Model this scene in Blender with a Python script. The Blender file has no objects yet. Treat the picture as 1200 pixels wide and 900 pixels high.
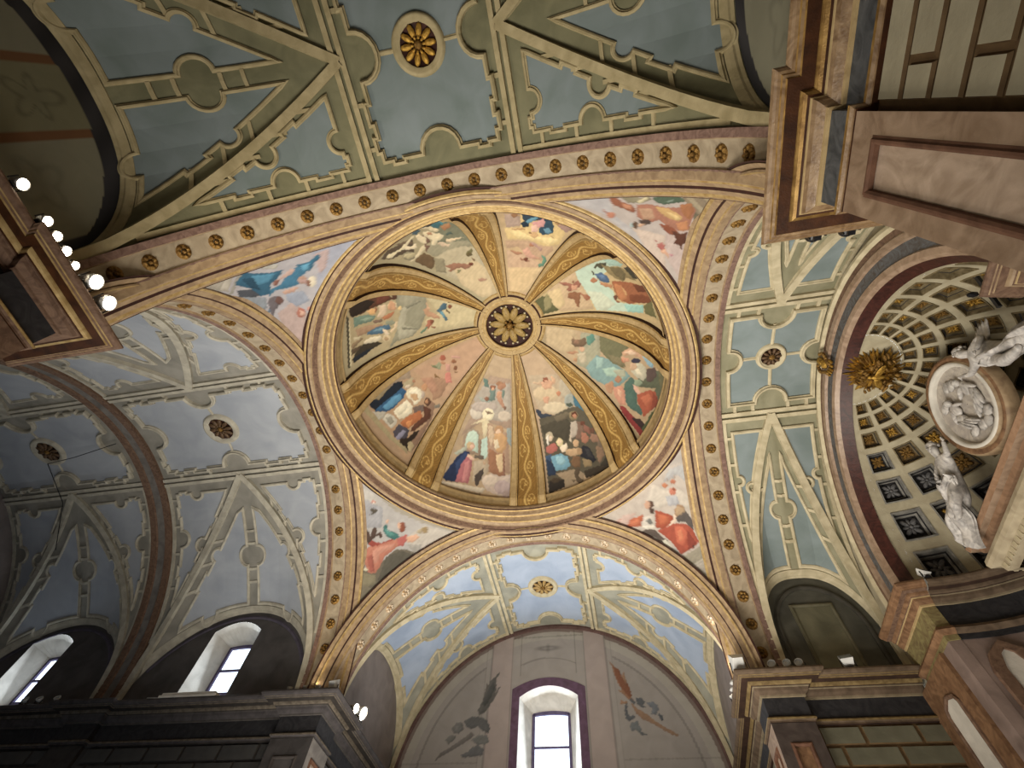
import bpy, bmesh, math, random
import numpy as np
from mathutils import Vector, Matrix, geometry
random.seed(4)
PI = math.pi
S = bpy.context.scene
COL = S.collection

# ---------------------------------------------------------------- camera
CAM = np.array((2.1902, -6.3328, -6.1104)); FPX = 565.21
def _rot(yaw, pit, rol):
    B = np.array([[1, 0, 0], [0, -1, 0], [0, 0, -1.]]).T
    def Rz(a): c, s = math.cos(a), math.sin(a); return np.array([[c, -s, 0], [s, c, 0], [0, 0, 1]])
    def Rx(a): c, s = math.cos(a), math.sin(a); return np.array([[1, 0, 0], [0, c, -s], [0, s, c]])
    return Rz(yaw) @ B @ Rx(pit) @ Rz(rol)
ROT = _rot(0.284668, -0.519624, 0.116309)
cam = bpy.data.cameras.new('camera'); cam.sensor_width = 36; cam.lens = FPX / 1200 * 36
cam.clip_start = .05; cam.clip_end = 200
co = bpy.data.objects.new('camera', cam); COL.objects.link(co)
M4 = Matrix.Identity(4)
for i in range(3):
    for j in range(3): M4[i][j] = ROT[i][j]
    M4[i][3] = CAM[i]
co.matrix_world = M4
S.camera = co
# ---------------------------------------------------------------- sky, lamps, exposure
W = bpy.data.worlds.new('sky'); S.world = W; W.use_nodes = True
W.node_tree.nodes['Background'].inputs[0].default_value = (.82, .91, 1, 1)
W.node_tree.nodes['Background'].inputs[1].default_value = 3.0
S.view_settings.view_transform = 'Standard'; S.view_settings.look = 'None'
S.view_settings.exposure = 0.0; S.view_settings.gamma = 1.0; S.view_settings.use_curve_mapping = False
def light(name, kind, loc, target, power, color, size=.3, spot=None, blend=.6, size_y=None):
    l = bpy.data.lights.new(name, kind); l.energy = power; l.color = color
    if kind == 'AREA':
        l.size = size; l.spread = math.radians(spot or 180)
        if size_y: l.shape = 'RECTANGLE'; l.size_y = size_y
    else: l.shadow_soft_size = size
    if kind == 'SPOT': l.spot_size = math.radians(spot); l.spot_blend = blend
    o = bpy.data.objects.new(name, l); COL.objects.link(o); o.location = loc
    o.rotation_euler = (Vector(target) - Vector(loc)).to_track_quat('-Z', 'Y').to_euler()
    return o
WARM = (1, .86, .66); NEUT = (1, .93, .82); COOL = (.80, .90, 1)
# unseen area fills added below the camera to brighten vaults and apse
light('added_floor_fill', 'AREA', (-.5, 1.2, -7.0), (.3, .8, 5), 1330, NEUT, 5, 118)
light('added_floor_fill', 'AREA', (-9, -1, -7.0), (-8, -1, 5), 95, COOL, 4)
light('added_floor_fill', 'AREA', (1, -8, -7.2), (1, -8, 5), 16, WARM, 4)
light('added_wall_fill', 'SPOT', (-1, -4, -6.8), (5.2, -6.6, -2.2), 620, NEUT, .5, 62, .9)  # unseen spot added to lift the dim ashlar wall at upper right
light('added_floor_fill', 'AREA', (5, 0, -7.0), (8.5, 0, 4), 170, NEUT, 3, 120)
# daylight through the three windows
light('window_daylight', 'AREA', (-.12, 10.35, 1.5), (-.3, 3, .5), 90, COOL, 1.0, size_y=2.2)
light('window_daylight', 'AREA', (-8.5, 5.5, 1.3), (-8, 0, 0), 25, COOL, .9, size_y=1.6)
light('window_daylight', 'AREA', (-14.9, 5.5, 1.3), (-14, 0, 0), 25, COOL, .9, size_y=1.6)

# ---------------------------------------------------------------- helpers
def lin(c):
    c = np.asarray(c, float)
    return np.where(c <= .04045, c / 12.92, ((c + .055) / 1.055) ** 2.4)
def hexc(h): return tuple(int(h[i:i + 2], 16) / 255 for i in (0, 2, 4))
def mat(name, col, col2=None, scale=3.0, rough=.75, metal=0.0, bump=.15, bscale=None, detail=6, emit=None, vc=False, dist=.6, spec=.3):
    m = bpy.data.materials.new(name); m.use_nodes = True
    nt = m.node_tree; N = nt.nodes; L = nt.links; b = N['Principled BSDF']
    b.inputs['Roughness'].default_value = rough; b.inputs['Metallic'].default_value = metal
    b.inputs['Specular IOR Level'].default_value = spec
    tc = N.new('ShaderNodeTexCoord')
    nz = N.new('ShaderNodeTexNoise'); nz.inputs['Scale'].default_value = scale; nz.inputs['Detail'].default_value = detail
    nz.inputs['Distortion'].default_value = dist
    L.new(tc.outputs['Object'], nz.inputs['Vector'])
    rp = N.new('ShaderNodeValToRGB'); rp.color_ramp.elements[0].position = .32; rp.color_ramp.elements[1].position = .68
    L.new(nz.outputs['Fac'], rp.inputs[0])
    if vc:
        at = N.new('ShaderNodeVertexColor'); at.layer_name = 'Col'
        rp.color_ramp.elements[0].color = (.92, .92, .92, 1); rp.color_ramp.elements[1].color = (1.05, 1.05, 1.05, 1)
        mx = N.new('ShaderNodeMix'); mx.data_type = 'RGBA'; mx.blend_type = 'MULTIPLY'; mx.inputs[0].default_value = 1
        L.new(at.outputs['Color'], mx.inputs[6]); L.new(rp.outputs[0], mx.inputs[7]); L.new(mx.outputs[2], b.inputs['Base Color'])
    else:
        c1 = lin(hexc(col)); c2 = lin(hexc(col2)) if col2 else c1 * .78
        rp.color_ramp.elements[0].color = (*c2, 1); rp.color_ramp.elements[1].color = (*c1, 1)
        L.new(rp.outputs[0], b.inputs['Base Color'])
    if bump:
        n2 = N.new('ShaderNodeTexNoise'); n2.inputs['Scale'].default_value = bscale or scale * 9; n2.inputs['Detail'].default_value = 4
        L.new(tc.outputs['Object'], n2.inputs['Vector'])
        bp = N.new('ShaderNodeBump'); bp.inputs['Strength'].default_value = bump; bp.inputs['Distance'].default_value = .03
        L.new(n2.outputs['Fac'], bp.inputs['Height']); L.new(bp.outputs[0], b.inputs['Normal'])
    if emit:
        b.inputs['Emission Color'].default_value = (*lin(hexc(emit[0])), 1); b.inputs['Emission Strength'].default_value = emit[1]
    return m
ground = mat('stucco_ground', '908c74', '7a775f', 2)
ground_nave = mat('stucco_ground_nave', '938f85', '7b786f', 2)
cream = mat('cream_stucco', 'c4b99c', 'a89d80', 4)
cream_nave = mat('cream_stucco_nave', 'b9b3a2', '9c9688', 4)
blue = mat('blue_fresco', '8f9ea8', '7c8d97', 1.3, bump=.05)
blue_daylit = mat('daylit_blue_fresco', 'a3b0c4', '8f9db3', 1.1, bump=.05)  # panel blue with the end window's daylight put into its colour
blue_nave = mat('nave_blue_fresco', 'a4a8ae', '92979f', 1.1, bump=.05)
blue_grey = mat('grey_blue_fresco', '838e90', '6f7b7a', 1.2, bump=.05)
pale = mat('pale_marble', 'a99b84', '8b7d68', 2.5, dist=2)
purple = mat('purple_marble', '866c60', '634c43', 5, dist=2.5)
goldbeige = mat('gold_beige_moulding', 'a28c6e', '826c54', 6, rough=.55)
softgold = mat('pale_gilding', 'b8a070', '957a4c', 9, rough=.5, metal=.25, bump=.2)
gold = mat('gilding', 'c9a04c', '7d5c24', 11, rough=.38, metal=.65, bump=.4)
beadgold = mat('bead_gilding', 'a8874f', '6c4f28', 7, rough=.4, metal=.4)
oldgold = mat('old_gilding', '9c7a42', '5f421c', 14, rough=.45, metal=.5, bump=.5)
darkline = mat('dark_line_and_shadow', '3d211a', '2a1712', 6)
dullbrown = mat('brown_marble', '7b6250', '5a4437', 5, dist=2.5)
beige = mat('beige_painted_stone', 'b39c72', '9a835c', 3.5, dist=1.5)
bronze = mat('bronzed_moulding', '9a8060', '6b5136', 4, rough=.38, dist=2, spec=.6)
darkbrown = mat('dark_brown_moulding', '4a2b16', '2f1a0e', 5, rough=.5)
greystone = mat('grey_veined_stone', '5d6063', '3c4044', 3, rough=.5, dist=3)
ashlar = mat('painted_ashlar', 'aba48c', '97907a', 2, bump=.2)
darkjoint = mat('dark_joint', '3f3b38', '2f2c2a', 5)
joint = mat('brown_joint', '6b5539', '57432c', 5)
pinkmarble = mat('pink_brown_marble', 'a08974', '7d6652', 2.2, rough=.4, dist=3, spec=.5)
lightmarble = mat('light_veined_marble', 'c0ab98', 'a08b78', 1.8, rough=.4, dist=4, spec=.5)
whiteplaster = mat('white_plaster', 'd5d0c6', 'bdb8ae', 3)
mauve = mat('mauve_plaster', '8d8480', '7c7370', 2)
violet = mat('violet_painted_border', '6a5268', '55404f', 5)
coffer_cream = mat('coffer_cream', 'b0a78e', '9a9078', 3)
coffer_frame = mat('coffer_frame', '85775a', '54482f', 8)
coffer_dark = mat('coffer_dark_floor', '2d2b2c', '1c1b1e', 9)
coffer_gold = mat('coffer_gold_floor', '6e5630', '3a2c16', 12, rough=.5)
greyrelief = mat('grey_relief', '6c6a69', '454548', 14)
redband = mat('red_marble', '46241d', '2c1410', 5, rough=.45, dist=2)
marble = mat('white_marble', 'cbc6c0', '8f8b88', 5, rough=.45, dist=2)
redsand = mat('orange_marble', '8c6c50', '654a36', 4, rough=.45, dist=2)
amberbase = mat('painted_scrollwork', 'a07840', vc=True, rough=.5, scale=6)
fresco = mat('fresco_paint', 'a07840', vc=True, rough=.85, scale=5, bump=.08)
wallpaint = mat('painted_wall', 'a07840', vc=True, rough=.85, scale=2, bump=.08)
floor_m = mat('floor_stone', '6a6055', '504840', 2)
metal_white = mat('white_lamp_housing', 'c9c9c6', 'b5b5b2', 5, rough=.4, bump=0)
metal_black = mat('black_metal', '202023', '151517', 5, rough=.35, bump=0)
lens_on = mat('lit_lamp_glass', 'ffffff', 'ffffff', bump=0, emit=('fff0d4', 40))
lens_off = mat('unlit_lamp_glass', '9aa3ad', '7d868f', rough=.1, bump=0, spec=.8)
woodframe = mat('window_frame_paint', '6d6484', '5a5270', 6)
glass = bpy.data.materials.new('window_glass'); glass.use_nodes = True
_n = glass.node_tree.nodes; _l = glass.node_tree.links; _n.remove(_n['Principled BSDF'])
_t = _n.new('ShaderNodeBsdfTransparent'); _t.inputs[0].default_value = (.93, .96, 1, 1)
_g = _n.new('ShaderNodeBsdfGlossy'); _g.inputs['Roughness'].default_value = .05
_x = _n.new('ShaderNodeMixShader'); _x.inputs[0].default_value = .06
_l.new(_t.outputs[0], _x.inputs[1]); _l.new(_g.outputs[0], _x.inputs[2]); _l.new(_x.outputs[0], _n['Material Output'].inputs[0])

class MB:
    def __init__(s): s.v = []; s.f = []; s.m = []; s.c = []
    def add(s, vs, fs, mi=0, cols=None):
        o = len(s.v); s.v += [tuple(p) for p in vs]; s.f += [tuple(i + o for i in q) for q in fs]; s.m += [mi] * len(fs)
        if cols is not None: s.c += list(cols)
    def grid(s, F, us, vs, mi=0, colf=None):
        P = [F(u, v) for u in us for v in vs]; n = len(vs)
        fs = [(i * n + j, (i + 1) * n + j, (i + 1) * n + j + 1, i * n + j + 1) for i in range(len(us) - 1) for j in range(n - 1)]
        s.add(P, fs, mi, [colf(u, v) for u in us for v in vs] if colf else None)
    def box(s, c, sz, mi=0, M=None):
        x, y, z = sz[0] / 2, sz[1] / 2, sz[2] / 2
        vs = [Vector((a * x, b * y, d * z)) for a in (-1, 1) for b in (-1, 1) for d in (-1, 1)]
        if M: vs = [M @ v for v in vs]
        vs = [v + Vector(c) for v in vs]
        s.add(vs, [(0, 1, 3, 2), (4, 6, 7, 5), (0, 4, 5, 1), (2, 3, 7, 6), (0, 2, 6, 4), (1, 5, 7, 3)], mi)
    def blob(s, c, r, mi=0, M=None, nu=8, nv=6):
        vs = []; fs = []
        for i in range(nv + 1):
            a = PI * i / nv
            for j in range(nu):
                b = 2 * PI * j / nu
                p = Vector((r[0] * math.sin(a) * math.cos(b), r[1] * math.sin(a) * math.sin(b), r[2] * math.cos(a)))
                if M: p = M @ p
                vs.append(p + Vector(c))
        for i in range(nv):
            for j in range(nu): fs.append((i * nu + j, (i + 1) * nu + j, (i + 1) * nu + (j + 1) % nu, i * nu + (j + 1) % nu))
        s.add(vs, fs, mi)
    def lathe(s, prof, M, mis, n=48, a0=0, a1=2 * PI):
        # prof: (r, h) list; rotated about local z, placed by M (Matrix or function)
        closed = abs(a1 - a0 - 2 * PI) < 1e-6; na = n if closed else n + 1
        vs = []
        for k in range(na):
            a = a0 + (a1 - a0) * k / n
            for r, h in prof:
                p = Vector((r * math.cos(a), r * math.sin(a), h)); vs.append(M(p) if callable(M) else M @ p)
        m = len(prof); o = len(s.v); s.v += [tuple(p) for p in vs]
        for k in range(n):
            k2 = (k + 1) % na
            for j in range(m - 1):
                s.f.append((o + k * m + j, o + k2 * m + j, o + k2 * m + j + 1, o + k * m + j + 1))
                s.m.append(mis if isinstance(mis, int) else mis[j])
    def mesh(s, name, mats, smooth=False):
        me = bpy.data.meshes.new(name); me.from_pydata(s.v, [], s.f)
        for m in (mats if isinstance(mats, (list, tuple)) else [mats]): me.materials.append(m)
        me.polygons.foreach_set('material_index', s.m)
        if s.c:
            a = me.color_attributes.new('Col', 'FLOAT_COLOR', 'POINT')
            c = np.ones((len(s.v), 4), np.float32); c[:, :3] = np.array(s.c, np.float32); a.data.foreach_set('color', c.ravel())
        if smooth: me.polygons.foreach_set('use_smooth', [True] * len(me.polygons))
        me.update(); return me
    def obj(s, name, mats, parent=None, smooth=False):
        return link(name, s.mesh(name, mats, smooth), parent)
def link(name, me, parent=None, M=None, rel=False):
    o = bpy.data.objects.new(name, me); COL.objects.link(o)
    if parent is not None: o.parent = parent
    if M is not None: o.matrix_basis = (inv(parent) @ M) if parent is not None else M
    elif parent is not None: o.matrix_basis = inv(parent)
    return o

def inv(p):
    # world matrix of a parent built so far
    m = Matrix.Identity(4); q = p
    while q is not None: m = q.matrix_basis @ m; q = q.parent
    return m.inverted()
def thing(name, label, cat, loc=(0, 0, 0), group=None, kind=None):
    o = bpy.data.objects.new(name, None); COL.objects.link(o); o.location = loc; o.empty_display_size = .2
    tag(o, label, cat, group, kind); return o
def tag(o, label, cat, group=None, kind=None):
    o['label'] = label; o['category'] = cat
    if group: o['group'] = group
    if kind: o['kind'] = kind
def ls(a, b, n): return [a + (b - a) * i / (n - 1) for i in range(n)]

def ribbon(mb, F, pts, w, h, closed=False, mi=0, step=.14, prof=None):
    """moulding swept along a flat outline pts, laid on the surface F(s,t,height)"""
    P = [np.array(p, float) for p in pts]
    if closed: P = P + [P[0]]
    Q = [P[0]]
    for a, b in zip(P, P[1:]):
        n = max(1, int(np.linalg.norm(b - a) / step + .5))
        for k in range(1, n + 1): Q.append(a + (b - a) * k / n)
    if closed: Q = Q[:-1]
    n = len(Q); prof = prof or [(-.5, -.01), (-.5, h * .7), (-.2, h), (.1, h), (.25, h * .55), (.5, h * .45), (.5, -.01)]
    vs = []
    for i in range(n):
        a = Q[i - 1] if (i or closed) else Q[0]; b = Q[(i + 1) % n] if (i < n - 1 or closed) else Q[-1]
        d1 = Q[i] - a; d2 = b - Q[i]
        l1 = np.linalg.norm(d1); l2 = np.linalg.norm(d2)
        d1 = d1 / l1 if l1 > 1e-9 else d2 / max(l2, 1e-9); d2 = d2 / l2 if l2 > 1e-9 else d1
        n1 = np.array((-d1[1], d1[0])); n2 = np.array((-d2[1], d2[0]))
        m = n1 + n2; dd = 1 + n1 @ n2
        m = m / max(dd, .25)
        for o, z in prof:
            q = Q[i] + m * (o * w); vs.append(F(q[0], q[1], z))
    k = len(prof); fs = []
    for i in range(n if closed else n - 1):
        j = (i + 1) % n
        for c in range(k - 1): fs.append((i * k + c, j * k + c, j * k + c + 1, i * k + c + 1))
    if not closed: fs += [tuple(range(k)), tuple(range(n * k - 1, n * k - k - 1, -1))]
    mb.add(vs, fs, mi)
def fill(mb, F, pts, h, mi=0, step=.3):
    bm = bmesh.new(); f = bm.faces.new([bm.verts.new((p[0], p[1], 0)) for p in pts])
    xs = [p[0] for p in pts]; ys = [p[1] for p in pts]
    for ax, a, b in ((0, min(xs), max(xs)), (1, min(ys), max(ys))):
        n = max(1, int((b - a) / step))
        for i in range(1, n):
            c = [0, 0, 0]; c[ax] = a + (b - a) * i / n + 1.3e-4; nn = [0, 0, 0]; nn[ax] = 1
            bmesh.ops.bisect_plane(bm, geom=bm.verts[:] + bm.edges[:] + bm.faces[:], plane_co=c, plane_no=nn, dist=1e-6)
    bmesh.ops.triangulate(bm, faces=bm.faces[:])
    bm.verts.index_update()
    mb.add([F(v.co.x, v.co.y, h) for v in bm.verts], [tuple(v.index for v in f.verts) for f in bm.faces], mi); bm.free()
def edge(p0, p1, feats=()):
    """points from p0 towards p1 (p1 left out) with semicircular bites 'b' and shallow steps 'o'; inside lies to the left"""
    p0 = np.array(p0, float); p1 = np.array(p1, float); L = np.linalg.norm(p1 - p0); d = (p1 - p0) / L; n = np.array((-d[1], d[0]))
    out = [tuple(p0)]
    for ft in feats:
        if ft[0] == 'b':
            c = ft[1] * L; r = ft[2]
            for k in range(11):
                a = PI - PI * k / 10
                out.append(tuple(p0 + d * (c + r * math.cos(a)) + n * r * math.sin(a)))
        else:
            a, b, q = ft[1] * L, ft[2] * L, ft[3]
            for u, v in ((a, 0), (a, -q), (b, -q), (b, 0)): out.append(tuple(p0 + d * u + n * v))
    return out
def featured(curve, feats, nn=90):
    """offset a curve to its left by semicircular bites ('b', frac, r) and outward steps ('o', f0, f1, d)"""
    C = np.array(curve, float); seg = np.linalg.norm(np.diff(C, axis=0), axis=1); cu = np.concatenate([[0], np.cumsum(seg)]); L = cu[-1]
    us = set(ls(0, L, nn))
    for ft in feats:
        if ft[0] == 'b':
            for k in range(13): us.add(ft[1] * L + ft[2] * -math.cos(PI * k / 12))
        else:
            for f in ft[1:3]: us.add(f * L - 1e-3); us.add(f * L + 1e-3)
    out = []
    for u in sorted(x for x in us if 0 <= x <= L):
        p = np.array((np.interp(u, cu, C[:, 0]), np.interp(u, cu, C[:, 1]))); e = L * .01
        a = np.array((np.interp(max(0, u - e), cu, C[:, 0]), np.interp(max(0, u - e), cu, C[:, 1]))); b = np.array((np.interp(min(L, u + e), cu, C[:, 0]), np.interp(min(L, u + e), cu, C[:, 1])))
        d = (b - a) / max(np.linalg.norm(b - a), 1e-9); n = np.array((-d[1], d[0])); off = 0.0
        for ft in feats:
            if ft[0] == 'b': off = max(off, math.sqrt(max(0, ft[2] ** 2 - (u - ft[1] * L) ** 2))) if abs(u - ft[1] * L) <= ft[2] else off
            elif ft[1] * L < u < ft[2] * L: off -= ft[3]
        out.append(tuple(p + n * off))
    # keep it light: drop points that lie on a straight run
    res = [out[0]]
    for i in range(1, len(out) - 1):
        a, p, b = np.array(res[-1]), np.array(out[i]), np.array(out[i + 1]); 
        if np.linalg.norm(p - a) < .008: continue
        c = abs((p - a)[0] * (b - p)[1] - (p - a)[1] * (b - p)[0]) / (np.linalg.norm(p - a) * max(np.linalg.norm(b - p), 1e-6))
        if c > .03 or np.linalg.norm(p - a) > .35: res.append(out[i])
    return res
def circle(c, r, n=28): return [(c[0] + r * math.cos(2 * PI * k / n), c[1] + r * math.sin(2 * PI * k / n)) for k in range(n)]

# ---------------------------------------------------------------- pigments of the frescoes
CS = 2
canvas = np.zeros((900 * CS, 1200 * CS, 4), np.float32)
def _polyfill(P, col):
    P = np.array(P) * CS
    x0, y0 = np.maximum(np.floor(P.min(0)).astype(int), 0); x1, y1 = np.ceil(P.max(0)).astype(int) + 1
    x1 = min(x1, 1200 * CS); y1 = min(y1, 900 * CS)
    if x1 <= x0 or y1 <= y0: return
    X, Y = np.meshgrid(np.arange(x0, x1) + .5, np.arange(y0, y1) + .5)
    # a wavering hand: the outline is displaced a little
    X = X + 0.7 * np.sin(Y * .6 + X * .31); Y = Y + 0.7 * np.sin(X * .53 - Y * .27)
    ins = np.zeros(X.shape, bool); n = len(P)
    for i in range(n):
        xa, ya = P[i]; xb, yb = P[(i + 1) % n]
        if ya == yb: continue
        c = ((ya > Y) != (yb > Y)) & (X < (xb - xa) * (Y - ya) / (yb - ya) + xa); ins ^= c
    t = canvas[y0:y1, x0:x1]; v = col
    w = ins.astype(np.float32)
    # soften by one step and vary the tone like brushwork
    w = (w + np.roll(w, 1, 0) + np.roll(w, -1, 0) + np.roll(w, 1, 1) + np.roll(w, -1, 1)) / 5 * ins + 0
    br = 1 + .03 * np.sin(X * .11 + Y * .17 + 2 * np.sin(Y * .07)) + .02 * np.sin(Y * .31 - X * .12 + 2 * np.sin(X * .05))
    # modelling of the painted forms: darker contour on one side, folds in the cloth
    f = ins.astype(np.float32); r = int(max(2, min(7, min(ins.shape) // 7)))
    pad = np.pad(f, r, mode='edge' if min(ins.shape) > 160 else 'constant'); c_ = np.cumsum(pad, 0); c_ = np.vstack([c_[2 * r:2 * r + 1], c_[2 * r + 1:] - c_[:-2 * r - 1]]) / (2 * r + 1)
    c_ = np.cumsum(c_, 1); c_ = np.hstack([c_[:, 2 * r:2 * r + 1], c_[:, 2 * r + 1:] - c_[:, :-2 * r - 1]]) / (2 * r + 1)
    small = min(ins.shape) < 130
    if small:
        gx = np.gradient(c_, axis=1); gy = np.gradient(c_, axis=0)
        br = br * (.85 + .19 * c_) * (1 + np.clip(1.6 * (gx * .6 + gy * .8), -.14, .14)) * (1 + .045 * np.sin(X * .55 + Y * .33 + 2.5 * np.sin(Y * .16 + X * .05)))
    w = np.where(t[..., 3] > 0, w, ins * 1.0)[..., None]
    t[..., :3] = t[..., :3] * (1 - w) + v * br[..., None] * w
    t[..., 3] = np.maximum(t[..., 3], ins)
def paint(text):
    for ln in text.strip().splitlines():
        a = ln.split()
        if a[0] == 'M': ox, oy, sc = float(a[2]), float(a[3]), float(a[4]); continue
        if a[0] == 'g': continue
        c = lin(hexc(a[1]))
        pts = [tuple(float(q) for q in t.split(',')) for t in a[2:]]
        if a[0] == 'e':
            (cx, cy), (rx, ry) = pts
            pts = [(cx + rx * math.cos(2 * PI * k / 20), cy + ry * math.sin(2 * PI * k / 20)) for k in range(20)]
        _polyfill([(ox + x / sc, oy + y / sc) for x, y in pts], c)
def pigments(V, base, gain=1.0, mask=False):
    """colour of the painted plaster at world points V, from the traced figures"""
    V = np.array(V, float); q = (V - CAM) @ ROT
    px = 600 + FPX * q[:, 0] / -q[:, 2]; py = 450 - FPX * q[:, 1] / -q[:, 2]
    x = np.clip(px * CS - .5, 0, 1200 * CS - 2); y = np.clip(py * CS - .5, 0, 900 * CS - 2)
    xi = x.astype(int); yi = y.astype(int); fx = (x - xi)[:, None]; fy = (y - yi)[:, None]
    g = lambda j, i: canvas[j, i]
    c = g(yi, xi) * (1 - fx) * (1 - fy) + g(yi, xi + 1) * fx * (1 - fy) + g(yi + 1, xi) * (1 - fx) * fy + g(yi + 1, xi + 1) * fx * fy
    a = np.clip(c[:, 3:], 0, 1); b = np.asarray(base)
    b = b if b.ndim == 2 else np.tile(b, (len(V), 1))
    rgb = c[:, :3] + b * (1 - a)
    lum = rgb @ np.array((.3, .59, .11)); rgb = lum[:, None] + .84 * (rgb - lum[:, None])
    return rgb * gain

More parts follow.
